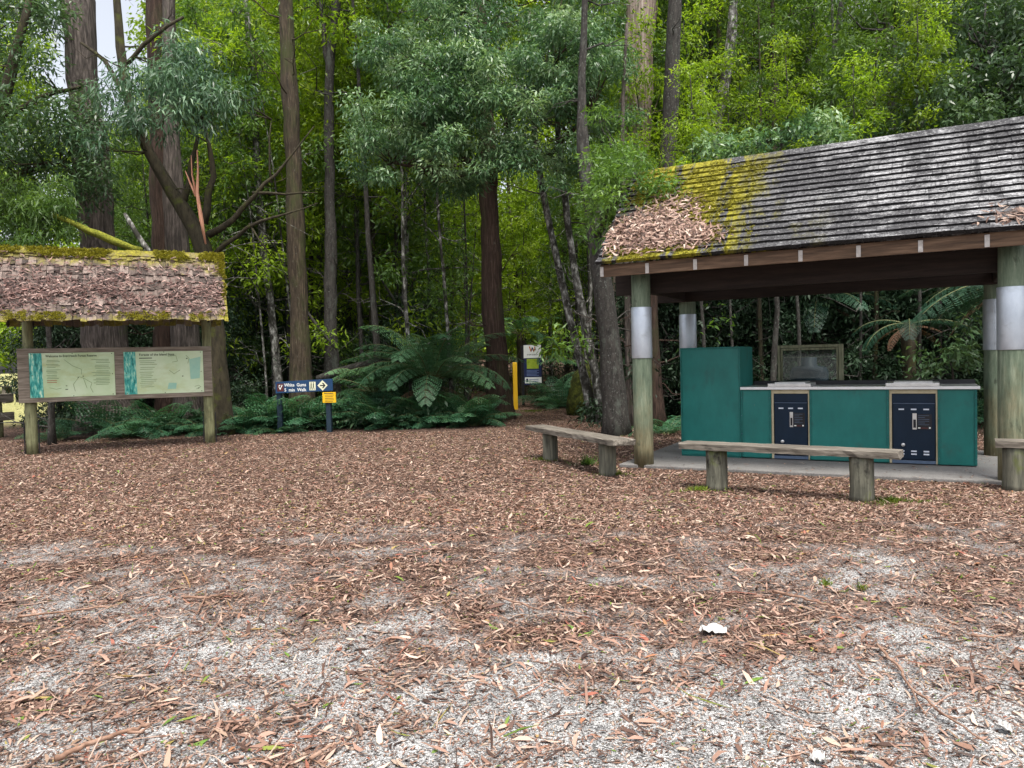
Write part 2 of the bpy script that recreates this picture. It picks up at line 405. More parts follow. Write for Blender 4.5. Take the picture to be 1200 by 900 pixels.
def mat_post():
    """round post: flaking green over grey timber, browner and damp towards the ground"""
    m, t, b = _nt('green_stained_post')
    tc = N(t, "TexCoord"); sx = N(t, "SeparateXYZ"); t.links.new(tc.outputs["Object"], sx.inputs[0])
    v = coords(t, (4, 4, .5)); v1 = coords(t, (1, 1, .6))
    f = noise(t, v, 6, 8, .7); g = noise(t, v1, 5, 6, .7)
    green = ramp(t, [(.3, (.06, .085, .055)), (.5, (.125, .165, .11)), (.7, (.22, .26, .185))], f)
    wood = ramp(t, [(.3, (.06, .05, .026)), (.5, (.14, .122, .064)), (.7, (.23, .2, .12))], f)
    mr = N(t, "MapRange"); mr.inputs[1].default_value = .15; mr.inputs[2].default_value = 1.15
    t.links.new(math_(t, 'ADD', sx.outputs[2], math_(t, 'MULTIPLY', math_(t, 'SUBTRACT', g, .5), 2.2)), mr.inputs[0])
    c = mix(t, mr.outputs[0], wood, green)
    dk = ramp(t, [(.62, 0.0), (.7, 1.0)], noise(t, coords(t, (1, 1, .35)), 7, 5, .7))
    c = mix(t, math_(t, 'MULTIPLY', dk, .8), c, (.04, .05, .03))
    t.links.new(c, b.inputs["Base Color"]); b.inputs["Roughness"].default_value = .8
    bump(t, b, f, .6, .006)
    return m


def mat_ground():
    m, t, b = _nt('gravel_and_leaf_mould')
    tc = N(t, "TexCoord")
    v = tc.outputs["Object"]
    a = N(t, "Attribute", attribute_name="cover").outputs["Fac"]
    gr = N(t, "Attribute", attribute_name="grass").outputs["Fac"]
    fine = noise(t, v, 14, 8, .75)
    # gravel: small stones, pale with dark grit between
    vo = N(t, "TexVoronoi"); vo.inputs["Scale"].default_value = 135; t.links.new(v, vo.inputs["Vector"])
    vd = N(t, "TexVoronoi", feature='DISTANCE_TO_EDGE'); vd.inputs["Scale"].default_value = 135; t.links.new(v, vd.inputs["Vector"])
    sp = N(t, "SeparateColor"); t.links.new(vo.outputs["Color"], sp.inputs[0])
    stone = ramp(t, [(0, (.075, .07, .066)), (.2, (.22, .215, .21)), (.5, (.43, .425, .42)), (.9, (.62, .615, .605)), (1, (.74, .74, .73))], sp.outputs[0])
    grit = ramp(t, [(.0, .18), (.12, 1.0)], vd.outputs[0])
    stone = mix(t, 1.0, stone, grit, 'MULTIPLY')
    patch = ramp(t, [(.34, (.30, .30, .31)), (.58, (1, 1, 1))], noise(t, v, 5.5, 8, .75))
    stone = mix(t, .85, stone, patch, 'MULTIPLY')
    # mould: shredded brown leaf and needle bits
    v2 = N(t, "TexVoronoi"); v2.inputs["Scale"].default_value = 48; v2.inputs["Randomness"].default_value = 1
    mp = N(t, "Mapping"); mp.inputs["Scale"].default_value = (1, .45, 1); t.links.new(v, mp.inputs[0]); t.links.new(mp.outputs[0], v2.inputs["Vector"])
    s2 = N(t, "SeparateColor"); t.links.new(v2.outputs["Color"], s2.inputs[0])
    mould = ramp(t, [(0, (.018, .012, .010)), (.35, (.06, .036, .028)), (.7, (.13, .08, .06)), (1, (.24, .155, .12))], s2.outputs[0])
    mould = mix(t, .6, mould, ramp(t, [(.3, .25), (.65, 1.0)], noise(t, v, 7, 8, .75)), 'MULTIPLY')
    k = ramp(t, [(.40, 0.0), (.72, 1.0)], math_(t, 'ADD', math_(t, 'MULTIPLY', a, .62), math_(t, 'MULTIPLY', noise(t, v, 22, 8, .8), .62)))
    c = mix(t, k, stone, mould)
    grass = ramp(t, [(.3, (.14, .14, .05)), (.5, (.28, .27, .11)), (.7, (.4, .38, .2))], noise(t, v, 5, 8, .7))
    c = mix(t, gr, c, grass)
    t.links.new(c, b.inputs["Base Color"]); b.inputs["Roughness"].default_value = .95
    b.inputs["Specular IOR Level"].default_value = .15
    h = math_(t, 'ADD', math_(t, 'MULTIPLY', vd.outputs[0], .7), math_(t, 'MULTIPLY', s2.outputs[1], .5))
    bump(t, b, h, .8, .012)
    return m


M['concrete'] = mat_concrete(); M['roof'] = mat_roof(); M['roof_butt'] = mat_roof(True); M['shake_roof'] = mat_shake_roof(); M['post'] = mat_post(); M['ground'] = mat_ground()


def mat_glass():
    m, t, b = _nt('window_glass')
    b.inputs["Base Color"].default_value = (.85, .92, .9, 1)
    b.inputs["Roughness"].default_value = .03; b.inputs["IOR"].default_value = 1.45
    tr = N(t, "BsdfTransparent"); tr.inputs[0].default_value = (.75, .82, .8, 1)
    g = N(t, "BsdfGlossy"); g.inputs["Roughness"].default_value = .03
    ms = N(t, "MixShader"); ms.inputs[0].default_value = .035
    t.links.new(tr.outputs[0], ms.inputs[1]); t.links.new(g.outputs[0], ms.inputs[2])
    t.links.new(ms.outputs[0], t.nodes["Material Output"].inputs[0])
    return m


M['glass'] = mat_glass()


# ------------------------------------------------------------------ object helpers
def tag(o, label=None, cat=None, group=None, kind=None):
    if label: o['label'] = label
    if cat: o['category'] = cat
    if group: o['group'] = group
    if kind: o['kind'] = kind
    return o


def empty(name, loc, rz=0, label=None, cat=None, group=None):
    o = bpy.data.objects.new(name, None); col.objects.link(o)
    o.empty_display_size = .2
    o.location = tuple(float(v) for v in loc); o.rotation_euler = (0, 0, rz)
    return tag(o, label, cat, group)


def copy_tree(o, parent=None):
    c = o.copy(); col.objects.link(c); c.parent = parent
    for ch in list(o.children):
        copy_tree(ch, c)
    return c


class MB:
    """collects polygons, then links them as one mesh object"""
    def __init__(s):
        s.v = []; s.f = []; s.mi = []; s.mats = []; s.n = 0; s.sm = []

    def m(s, mat):
        if mat not in s.mats: s.mats.append(mat)
        return s.mats.index(mat)

    def add(s, verts, faces, mat, smooth=False):
        b = s.n
        verts = [tuple(map(float, v)) for v in verts]
        s.v += verts; s.n += len(verts)
        i = s.m(mat)
        for f in faces:
            s.f.append(tuple(b + k for k in f)); s.mi.append(i); s.sm.append(smooth)
        return s

    def box(s, c, d, mat, rot=None):
        x, y, z = d[0] / 2, d[1] / 2, d[2] / 2
        vs = [Vector(p) for p in ((-x, -y, -z), (x, -y, -z), (x, y, -z), (-x, y, -z), (-x, -y, z), (x, -y, z), (x, y, z), (-x, y, z))]
        if rot is not None: vs = [rot @ p for p in vs]
        vs = [p + Vector(c) for p in vs]
        return s.add(vs, [(3, 2, 1, 0), (4, 5, 6, 7), (0, 1, 5, 4), (1, 2, 6, 5), (2, 3, 7, 6), (3, 0, 4, 7)], mat)

    def b2(s, lo, hi, mat):
        return s.box([(a + b) / 2 for a, b in zip(lo, hi)], [b - a for a, b in zip(lo, hi)], mat)

    def tube(s, pts, rad, mat, seg=10, rough=0, cap=True, seed=0, flare=0):
        pts = [Vector([float(q) for q in p]) for p in pts]
        n = len(pts)
        if not hasattr(rad, '__len__'): rad = [rad] * n
        rr = random.Random(seed)
        ph = [rr.random() * 6.28 for _ in range(6)]
        up = Vector((0.0123, 1, 0.02)).normalized()
        vs = []; fs = []
        x = None
        for i in range(n):
            d = (pts[min(i + 1, n - 1)] - pts[max(i - 1, 0)]).normalized()
            if x is None:
                x = d.cross(up)
                if x.length < 1e-3: x = d.cross(Vector((1, 0, 0)))
            x = (x - d * x.dot(d)).normalized(); y = d.cross(x)
            for k in range(seg):
                a = 2 * math.pi * k / seg
                q = 1
                if rough:
                    q += rough * (.5 * math.sin(3 * a + ph[0] + i * .35) + .4 * math.sin(5 * a + ph[1] - i * .22) + .35 * math.sin(2 * a + ph[2] + i * .9) + .6 * (rr.random() - .5))
                vs.append(pts[i] + (x * math.cos(a) + y * math.sin(a)) * rad[i] * q)
        for i in range(n - 1):
            for k in range(seg):
                a = i * seg + k; b = i * seg + (k + 1) % seg
                fs.append((a, b, b + seg, a + seg))
        if cap:
            fs.append(tuple(range(seg - 1, -1, -1))); fs.append(tuple((n - 1) * seg + k for k in range(seg)))
        return s.add(vs, fs, mat, True)

    def text(s, txt, size, o, mat, bold=False, align='LEFT', width=None):
        """lettering on the x-z plane facing -y; o = left baseline"""
        cu = bpy.data.curves.new("t", 'FONT'); cu.body = txt; cu.size = size; cu.align_x = align
        cu.resolution_u = 2
        if bold: cu.offset = size * .018
        ob = bpy.data.objects.new("t", cu); col.objects.link(ob)
        dg = bpy.context.evaluated_depsgraph_get()
        me = bpy.data.meshes.new_from_object(ob.evaluated_get(dg))
        vs = [(v.co.x, v.co.y) for v in me.vertices]
        sx = 1
        if width and vs:
            sx = width / (max(p[0] for p in vs) - min(p[0] for p in vs))
        s.add([(o[0] + p[0] * sx, o[1], o[2] + p[1]) for p in vs], [tuple(p.vertices) for p in me.polygons], mat)
        bpy.data.objects.remove(ob); bpy.data.curves.remove(cu); bpy.data.meshes.remove(me)
        return s

    def flat(s, pts, y, mat):
        """flat polygon on the x-z plane"""
        return s.add([(p[0], y, p[1]) for p in pts], [tuple(range(len(pts)))], mat)

    def build(s, name, parent=None, bevel=0, rnd=None):
        me = bpy.data.meshes.new(name)
        me.from_pydata(s.v, [], s.f)
        for k in s.mats: me.materials.append(k)
        me.polygons.foreach_set("material_index", s.mi)
        me.polygons.foreach_set("use_smooth", s.sm)
        if rnd is not None:
            at_ = me.attributes.new("rnd", 'FLOAT', 'POINT'); at_.data.foreach_set("value", np.asarray(rnd, np.float32))
        me.update()
        o = bpy.data.objects.new(name, me); col.objects.link(o); o.parent = parent
        if bevel:
            b = o.modifiers.new("bevel", 'BEVEL'); b.width = bevel; b.segments = 2; b.limit_method = 'ANGLE'; b.angle_limit = R(35)
        return o


def mesh_np(name, V, F, mat, parent=None, rnd=None, attrs=None, smooth=False):
    """V (n,3), F (m,k) all faces with k corners"""
    me = bpy.data.meshes.new(name)
    V = np.ascontiguousarray(V, np.float32); F = np.ascontiguousarray(F, np.int32)
    m, k = F.shape
    me.vertices.add(len(V)); me.vertices.foreach_set("co", V.ravel())
    me.loops.add(m * k); me.loops.foreach_set("vertex_index", F.ravel())
    me.polygons.add(m); me.polygons.foreach_set("loop_start", np.arange(0, m * k, k, dtype=np.int32))
    if smooth: me.polygons.foreach_set("use_smooth", np.ones(m, bool))
    if rnd is not None:
        a = me.attributes.new("rnd", 'FLOAT', 'POINT'); a.data.foreach_set("value", np.ascontiguousarray(rnd, np.float32))
    for kk, vv in (attrs or {}).items():
        a = me.attributes.new(kk, 'FLOAT', 'POINT'); a.data.foreach_set("value", np.ascontiguousarray(vv, np.float32))
    me.update(calc_edges=True)
    me.materials.append(mat)
    o = bpy.data.objects.new(name, me); col.objects.link(o); o.parent = parent
    return o


def unit(a):
    return a / np.maximum(np.linalg.norm(a, axis=-1, keepdims=True), 1e-9)


def leaves(P, D, Nn, L, W, rnd, droop=.12, fold=.12, mid=.42):
    """one folded leaf blade per row -> verts, quads, rnd"""
    D = unit(D); S = unit(np.cross(D, Nn)); U = np.cross(S, D)
    L = np.asarray(L)[:, None] * np.ones((len(P), 1)); W = np.asarray(W)[:, None] * np.ones((len(P), 1))
    v0 = P
    vm = P + D * L * mid
    v1 = vm + S * W * .5 + U * W * fold
    v3 = vm - S * W * .5 + U * W * fold
    v2 = P + D * L - U * L * droop
    V = np.stack([v0, v1, v2, v3], 1).reshape(-1, 3)
    n = len(P)
    F = np.arange(n * 4).reshape(n, 4)
    return V, F, np.repeat(rnd, 4)


def rand_dir(n):
    v = rng.normal(size=(n, 3))
    return unit(v)


def clumps(C, rad, per, L, ratio=.24, down=.25, squash=.75, droop=.18, jit=.35, tone=None):
    """leaf clumps round the centres C; returns leaf arrays"""
    C = np.asarray(C, float); k = len(C)
    rad = np.asarray(rad, float) * np.ones(k)
    idx = np.repeat(np.arange(k), per)
    n = len(idx)
    o = rand_dir(n) * (rng.random((n, 1)) ** .45)
    o[:, 2] *= squash
    P = C[idx] + o * rad[idx][:, None]
    D = unit(unit(o) * .7 + rand_dir(n) * .7 + np.array([0, 0, -down]))
    Nn = unit(rand_dir(n) * .8 + np.array([0, 0, .8]))
    LL = L * (.6 + .7 * rng.random(n))
    tone = rng.random(k) if tone is None else tone
    r = np.clip(.45 * tone[idx] + .4 * rng.random(n) + .15 * (o[:, 2] + .5), 0, 1)
    return P - D * LL[:, None] * .5, D, Nn, LL, LL * ratio * (.8 + .4 * rng.random(n)), r


def crown_obj(name, C, rad, per, L, mat, parent, **kw):
    dr = kw.pop('leafdroop', .15)
    V, F, r = leaves(*clumps(C, rad, per, L, **kw), droop=dr)
    return mesh_np(name, V, F, mat, parent, r)


# ------------------------------------------------------------------ ground
def lines(lo, hi, step, far):
    a = list(np.arange(lo, hi + 1e-6, step))
    x = hi; s = step
    up = []
    while x < far:
        s *= 1.35; x += s; up.append(x)
    x = lo; s = step; dn = []
    while x > -far:
        s *= 1.35; x -= s; dn.append(x)
    return np.array(dn[::-1] + a + up)


gx = lines(-10, 8, .09, 500); gy = lines(1.5, 20, .09, 500)
X, Y = np.meshgrid(gx, gy, indexing='ij')
Z = gz(X, Y)
cv = cover(X, Y)
# thin mould round the slab, worn grey patch in the path
gr = sstep(19, 23, Y) * sstep(-10.5, -13, X - (-(Y - 22) * .35)) * sstep(.3, .5, fnoise(X, Y, .4, 1) + .25)
V = np.stack([X, Y, Z], -1).reshape(-1, 3)
nx, ny = len(gx), len(gy)
i = np.arange(nx - 1)[:, None] * ny + np.arange(ny - 1)[None]
F = np.stack([i, i + ny, i + ny + 1, i + 1], -1).reshape(-1, 4)
g = mesh_np('ground', V, F, M['ground'], attrs={'cover': cv.ravel(), 'grass': gr.ravel()}, smooth=True)
tag(g, kind="structure")

# ------------------------------------------------------------------ shelter frame of reference
SO = np.array([1.69, 9.95, 0.0]); SA = math.atan2(-.474, .8805)
SU = np.array([math.cos(SA), math.sin(SA), 0]); SN = np.array([-math.sin(SA), math.cos(SA), 0])


def s2w(u, n, z):
    return SO + SU * u + SN * n + np.array([0, 0, z])


def plane_uz(px, py, o, du, dn, n):
    """where the ray meets the upright plane at offset n: (u, z)"""
    d = ray(px, py)
    k = (np.dot(o - CAM, dn) + n) / np.dot(d, dn)
    p = CAM + d * k
    return float(np.dot(p - o, du)), float(p[2])


def suz(px, py, n):
    return plane_uz(px, py, SO, SU, SN, n)


# ------------------------------------------------------------------ concrete slab
mb = MB()
mb.b2((-.3, -.12, -.1), (5.2, 2.7, .035), M['concrete'])
slab = mb.build('concrete_slab', None, .012)
slab.location = SO; slab.rotation_euler = (0, 0, SA)
tag(slab, kind='structure')

# ------------------------------------------------------------------ picnic shelter
sh = empty('picnic_shelter', SO, SA, 'open timber shelter with mossy shingled gable roof over the green barbecue counter', 'shelter')
ROOF_U0, ROOF_U1 = -.43, 4.75
EAVE = (-.42, 2.60); RIDGE = (1.1, 4.03)
for (u, n) in ((0, 0), (4.02, 0), (0, 2.2), (4.02, 2.2)):
    mb = MB()
    mb.tube([(u, n, z) for z in np.linspace(.0, 2.5, 11)], [.127 - .002 * k / 3 for k in range(11)], M['post'], 20, .012, seed=int(u * 7 + n))
    p = mb.build('post', sh)
    mb = MB()
    mb.tube([(u, n, 1.405), (u, n, 1.41), (u, n, 2.055), (u, n, 2.06)], [.130, .132, .132, .130], M['steel'], 32)
    mb.build('metal_sleeve', p)
mb = MB()
mb.b2((-.40, .15, 2.24), (4.7, .21, 2.5), M['timber_dark']).build('beam', sh, .006)
mb = MB()
mb.b2((-.40, 1.98, 2.24), (4.7, 2.04, 2.5), M['timber_dark']).build('beam', sh, .006)
for u in (0.0, 4.02):
    mb = MB(); mb.b2((u - .035, .215, 2.26), (u + .035, 1.975, 2.46), M['timber_dark']); mb.build('tie_beam', sh, .006)
slope = math.atan2(RIDGE[1] - EAVE[1], RIDGE[0] - EAVE[0])
SLEN = math.hypot(RIDGE[1] - EAVE[1], RIDGE[0] - EAVE[0])
cs, sn = math.cos(slope), math.sin(slope)


def slope_pt(u, s, off, side=1):
    """point on the roof slope: s up from the eave, off above it; side -1 is the back slope"""
    n = EAVE[0] + cs * s - sn * off; z = EAVE[1] + sn * s + cs * off
    return (u, n if side == 1 else 2 * RIDGE[0] - n, z)


# rafters with pale sawn tails
for k in range(9):
    u = -.38 + k * .595
    if u > 4.7: continue
    mb = MB()
    for side in (1, -1):
        a = [slope_pt(u, .02, -.03, side), slope_pt(u, SLEN, -.03, side)]
        vs = []
        for (s, o1, o2) in ((.0, -.03, -.135), (SLEN - (.0 if side == 1 else .08), -.03, -.135)):
            for uu in (u - .0225, u + .0225):
                for off in (o1, o2):
                    p = slope_pt(uu, s, off, side)
                    if s == 0: p = (uu, EAVE[0] + .035 if side == 1 else 2 * RIDGE[0] - EAVE[0] - .035, EAVE[1] - .025 if off == o1 else EAVE[1] - .15)
                    vs.append(p)
        mb.add(vs, [(0, 1, 3, 2)], M['rafter_end'])
        mb.add(vs, [(4, 6, 7, 5), (0, 2, 6, 4), (1, 5, 7, 3), (0, 4, 5, 1), (2, 3, 7, 6)], M['timber_dark'])
    mb.build('rafter', sh)
mb = MB()
mb.b2((-.40, EAVE[0] + .043, EAVE[1] - .155), (4.72, EAVE[0] + .073, EAVE[1] - .005), M['timber_brown']).build('fascia_board', sh, .003)
mb = MB()
nb = 2 * RIDGE[0] - EAVE[0]
mb.b2((-.40, nb - .073, EAVE[1] - .155), (4.72, nb - .043, EAVE[1] - .005), M['timber_brown']).build('fascia_board', sh, .003)
# shingles
mb = MB(); NC = 17; ex = SLEN / NC
for side in (1, -1):
    for c in range(NC):
        u = ROOF_U0 + random.uniform(-.02, .02)
        while u < ROOF_U1:
            wd = random.choice((.10, .13, .16, .2, .26)) * random.uniform(.9, 1.1)
            u2 = min(u + wd, ROOF_U1)
            s0 = c * ex - .012 + random.uniform(-.006, .006); s1 = min(s0 + ex * 1.9, SLEN + .0)
            lift = random.uniform(.0, .004)
            t0 = .058 + lift; t1 = .058 + lift - .05 * (s1 - s0) / (ex * 1.9)
            th = .044
            g_ = .0015
            vs = []
            for (s, t) in ((s0, t0), (s1, t1)):
                for uu in (u + g_, u2 - g_):
                    vs.append(slope_pt(uu, s, t, side)); vs.append(slope_pt(uu, s, t - th, side))
            fs = [(0, 2, 6, 4), (1, 5, 7, 3), (4, 6, 7, 5), (0, 4, 5, 1), (2, 3, 7, 6)]
            if side == -1: fs = [f[::-1] for f in fs]
            mb.add(vs, fs, M['roof'])
            mb.add(vs[:4], [(0, 1, 3, 2) if side == 1 else (2, 3, 1, 0)], M['roof_butt'])
            u = u2
# ridge capping boards
for side in (1, -1):
    u = ROOF_U0
    while u < ROOF_U1:
        u2 = min(u + random.uniform(.5, .8), ROOF_U1)
        vs = []
        for (s, t) in ((SLEN - .13, .045), (SLEN + (.02 if side == 1 else .0), .045)):
            for uu in (u, u2 - .004):
                vs.append(slope_pt(uu, s, t, side)); vs.append(slope_pt(uu, s, t - .02, side))
        fs = [(0, 2, 6, 4), (1, 5, 7, 3), (0, 1, 3, 2), (4, 6, 7, 5), (0, 4, 5, 1), (2, 3, 7, 6)]
        mb.add(vs, fs if side == 1 else [f[::-1] for f in fs], M['roof'])
        u = u2
roof = mb.build('roof', sh)

# ------------------------------------------------------------------ barbecue counter
ct = empty('barbecue_counter', SO, SA, 'long teal green barbecue counter with two navy gas cabinets and white edged top', 'counter')
NF = .945; ND = 1.78
u_t0, z_t = suz(797, 408, NF); u_t1, _ = suz(867, 408, NF)
u_e, z_c = suz(1145, 452, NF)
d1a, _ = suz(904, 500, NF); d1b, _ = suz(949, 500, NF)
d2a, _ = suz(1042, 500, NF); d2b, _ = suz(1099, 500, NF)
z_c = .985
print("counter", u_t0, u_t1, u_e, z_t, z_c, d1a, d1b, d2a, d2b)
GZ = .035
mb = MB(); mb.b2((u_t0, NF, GZ), (u_t1, ND, z_t), M['green']); mb.build('tall_cabinet', ct, .004)
mb = MB()
for (a, b) in ((u_t0, u_t0 + .02), (u_t1 - .02, u_t1)):
    mb.b2((a + .001, NF - .014, GZ + .02), (b - .001, NF - .002, z_t - .002), M['green_trim'])
mb.b2((u_t0 + .022, NF - .013, z_t - .024), (u_t1 - .022, NF - .002, z_t - .003), M['green_trim'])
mb.b2((u_t0 + .022, NF - .013, GZ + .02), (u_t1 - .022, NF - .002, GZ + .045), M['green_trim'])
mb.b2((u_t0 + .022, NF - .013, GZ + .085), (u_t1 - .022, NF - .002, GZ + .1), M['green_trim'])
mb.build('trim', ct, .002)
for (a, b) in ((u_t1 + .004, d1a), (d1b, d2a), (d2b, u_e)):
    mb = MB(); mb.b2((a, NF, GZ + .012), (b, NF + .03, z_c - .035), M['green']); pn = mb.build('front_panel', ct, .003)
    mb = MB()
    for (p, q) in ((a, a + .022), (b - .026, b)):
        mb.b2((p, NF - .013, GZ + .02), (q, NF - .002, z_c - .037), M['green_trim'])
    mb.b2((a + .023, NF - .011, GZ + .014), (b - .027, NF - .002, GZ + .03), M['green_trim'])
    for p in (a + .011, b - .013):
        for zq in (.12, .36, .6, .84):
            mb.b2((p - .005, NF - .0155, zq), (p + .005, NF - .0125, zq + .01), M['navy_edge'])
    mb.build('trim', pn, .002)
mb = MB()
mb.b2((u_e - .03, NF + .032, GZ + .012), (u_e, ND, z_c - .035), M['green'])
mb.b2((u_t1 + .004, ND - .03, GZ + .012), (u_e - .032, ND, z_c - .035), M['green'])
mb.build('carcass_panel', ct, .003)
mb = MB()
mb.b2((u_t1 + .003, NF - .035, z_c - .032), (u_e + .03, NF - .012, z_c + .002), M['white_edge'])
mb.build('top_edge', ct, .003)
mb = MB(); mb.b2((u_t1 + .003, NF - .0115, z_c - .032), (u_e + .03, ND + .02, z_c), M['steel_dull'])
mb.build('counter_top', ct, .002)
mb = MB(); mb.b2((u_t1 + .02, ND - .03, z_c + .001), (u_e + .02, ND + .015, z_c + .055), M['black'])
mb.build('reflection_strip', ct, .002)  # black strip put in for the dark reflection along the steel top
for (a, b) in ((d1a, d1b), (d2a, d2b)):
    wd = b - a
    mb = MB()
    mb.b2((a + .002, NF + .004, z_c - .085), (b - .002, NF + .03, z_c - .036), M['cream'])
    mb.b2((a + .002, NF + .004, GZ + .01), (a + .03, NF + .03, z_c - .0855), M['cream'])
    mb.b2((b - .02, NF + .004, GZ + .01), (b - .002, NF + .03, z_c - .0855), M['cream'])
    mb.build('door_frame', ct, .002)
    mb = MB()
    mb.b2((a + .032, NF + .02, GZ + .01), (b - .022, NF + .05, z_c - .087), M['navy'])
    mb.b2((a + .032, NF - .004, GZ + .012), (b - .022, NF + .019, GZ + .05), M['navy_edge'])
    mb.build('cabinet_body', ct, .002)
    mb = MB()
    da, db = a + .045, b - .032
    zt = z_c - .21
    mb.b2((da, NF - .006, GZ + .065), (db, NF + .018, zt), M['navy'])
    mb.b2((da - .002, NF - .009, zt + .001), (db + .002, NF + .016, zt + .008), M['navy_edge'])
    dr = mb.build('cabinet_door', ct, .003)
    for k in (.2, .5, .8):
        uc = da + (db - da) * k
        for zq in (zt - .075, GZ + .155, GZ + .12):
            mb = MB(); mb.b2((uc - .03, NF - .0095, zq), (uc + .03, NF - .0065, zq + .017), M['slot']); mb.build('vent_slot', dr)
    pa, pb = da + (db - da) * .47, da + (db - da) * .93
    z1, z2 = zt - .31, zt - .115
    mb = MB()
    sp_ = pa + (pb - pa) * .22
    mb.b2((pa, NF - .010, z1), (sp_, NF - .0065, z2), M['steel_dull'])
    mb.b2((pa + .008, NF - .0115, z1 + .02), (sp_ - .008, NF - .0102, z1 + .12), M['black'])
    mb.b2((sp_ + .008, NF - .010, z1), (pb, NF - .0065, z2 - .01), M['black'])
    for q in range(6):
        zz = z2 - .03 - q * .022
        mb.b2((sp_ + .016, NF - .0115, zz), (sp_ + .016 + (pb - sp_ - .03) * (.9 - .35 * (q % 3 == 1)), NF - .0102, zz + .005), M['navy_edge'])
    mb.b2((sp_ + .014, NF - .0115, z1 + .012), (sp_ + .04, NF - .0102, z1 + .026), M['white'])
    mb.b2((sp_ + .045, NF - .0115, z1 + .012), (pb - .04, NF - .0102, z1 + .024), M['maroon'])
    mb.b2((pb - .03, NF - .0115, z1 + .012), (pb - .012, NF - .0102, z1 + .03), M['white'])
    mb.build('instruction_plate', dr)
    mb = MB()
    uc = da + (db - da) * .24; zc = zt - .50
    mb.tube([(uc, NF - .007, zc), (uc, NF - .028, zc), (uc, NF - .032, zc)], [.022, .022, .016], M['steel_dull'], 16)
    mb.build('lock', dr)
    mb = MB()
    mb.b2((a - .035, NF - .04, z_c + .003), (b + .02, NF + .5, z_c + .045), M['steel_dull'])
    mb.b2((a + .05, NF - .0, z_c + .0455), (b - .05, NF + .46, z_c + .06), M['steel_dull'])
    mb.build('hotplate', ct, .004)

# ------------------------------------------------------------------ glazed timber frame behind the counter
NW = 1.98
fu0, fz1 = suz(911, 405, NW); fu1, _ = suz(988, 405, NW)
gf = empty('glazed_frame', s2w(0, 0, 0), SA, 'old greenish timber window frame with glass standing behind the counter', 'window frame')
mb = MB()
for (a, b) in ((fu0, fu0 + .035), (fu1 - .06, fu1)):
    mb.b2((a, NW, .02), (b, NW + .06, fz1), M['frame_timber'])
mb.b2((fu0 + .036, NW, fz1 - .04), (fu1 - .061, NW + .058, fz1 - .001), M['frame_timber'])
mb.b2((fu0 + .036, NW, .55), (fu1 - .061, NW + .058, .62), M['frame_timber'])
mb.build('outer_frame', gf, .004)
mb = MB()
for (a, b) in ((fu0 + .045, fu0 + .066), (fu1 - .09, fu1 - .066)):
    mb.b2((a, NW + .012, .625), (b, NW + .05, fz1 - .045), M['frame_timber'])
mb.b2((fu0 + .067, NW + .012, fz1 - .075), (fu1 - .091, NW + .05, fz1 - .046), M['frame_timber'])
mb.build('sash', gf, .003)
mb = MB(); mb.b2((fu0 + .067, NW + .026, .625), (fu1 - .091, NW + .031, fz1 - .0765), M['glass']); mb.build('glass_pane', gf)
mb = MB(); mb.b2((fu0 + .08, NW + .034, 1.36), (fu1 - .1, NW + .05, 1.372), M['frame_timber']); mb.build('glazing_bar', gf)
dp = s2w((fu0 * .66 + fu1 * .34), 3.0, 0)  # drum added in place of the reflection in the pane
dm = empty('reflection_drum', dp, 0, 'added dark blue drum standing in for a reflection in the timber framed glass', 'drum')
mb = MB()
prof = [(0, .0), (.27, .0), (.28, .02), (.28, .35), (.29, .37), (.28, .39), (.28, .75), (.29, .77), (.28, .79), (.28, 1.12), (.25, 1.2), (.12, 1.23), (.11, 1.36), (0, 1.37)]
vs = []; fs = []; sg = 24
for r_, z_ in prof:
    for k in range(sg):
        vs.append((r_ * math.cos(2 * math.pi * k / sg), r_ * math.sin(2 * math.pi * k / sg), z_))
for q in range(len(prof) - 1):
    for k in range(sg):
        fs.append((q * sg + k, q * sg + (k + 1) % sg, (q + 1) * sg + (k + 1) % sg, (q + 1) * sg + k))
mb.add(vs, fs, M['drum'], True).build('drum_body', dm)

# ------------------------------------------------------------------ benches
def bench(base, ang, t0, t1, legs, ztop, lr, name_label, wid=.3, seed=1):
    e = empty('log_bench', base, ang, name_label, 'bench', 'timber benches by the shelter')
    rr = random.Random(seed)
    mb = MB()
    # weathered plank with a wandering, chipped edge
    n = 26; vs = []
    for i in range(n + 1):
        x = t0 + (t1 - t0) * i / n
        for (y, z, k) in ((-wid / 2, ztop - .062, 1), (wid / 2, ztop - .062, 1), (wid / 2, ztop, 1), (wid / 2 - .012, ztop + .006, .4), (-wid / 2 + .012, ztop + .006, .4), (-wid / 2, ztop - .004, 1)):
            vs.append((x + (rr.uniform(-.02, .02) if i in (0, n) else 0), y + rr.uniform(-.006, .006) * k, z + rr.uniform(-.004, .004) * k))
    fs = []
    for i in range(n):
        for k in range(6):
            a = i * 6 + k; b = i * 6 + (k + 1) % 6
            fs.append((a, a + 6, b + 6, b))
    fs.append((0, 1, 2, 3, 4, 5)); fs.append(tuple(n * 6 + k for k in (5, 4, 3, 2, 1, 0)))
    mb.add(vs, fs, M['timber_grey']).build('seat', e)
    for q, x in enumerate(legs):
        mb = MB()
        mb.tube([(x + .004 * math.sin(z * 9), 0, z) for z in np.linspace(-.03, ztop - .064, 7)], [lr * 1.03, lr * 1.02, lr, lr, lr, lr, lr * .99], M['log_grey'], 20, .018, seed=seed * 5 + q)
        mb.build('leg', e)
    return e


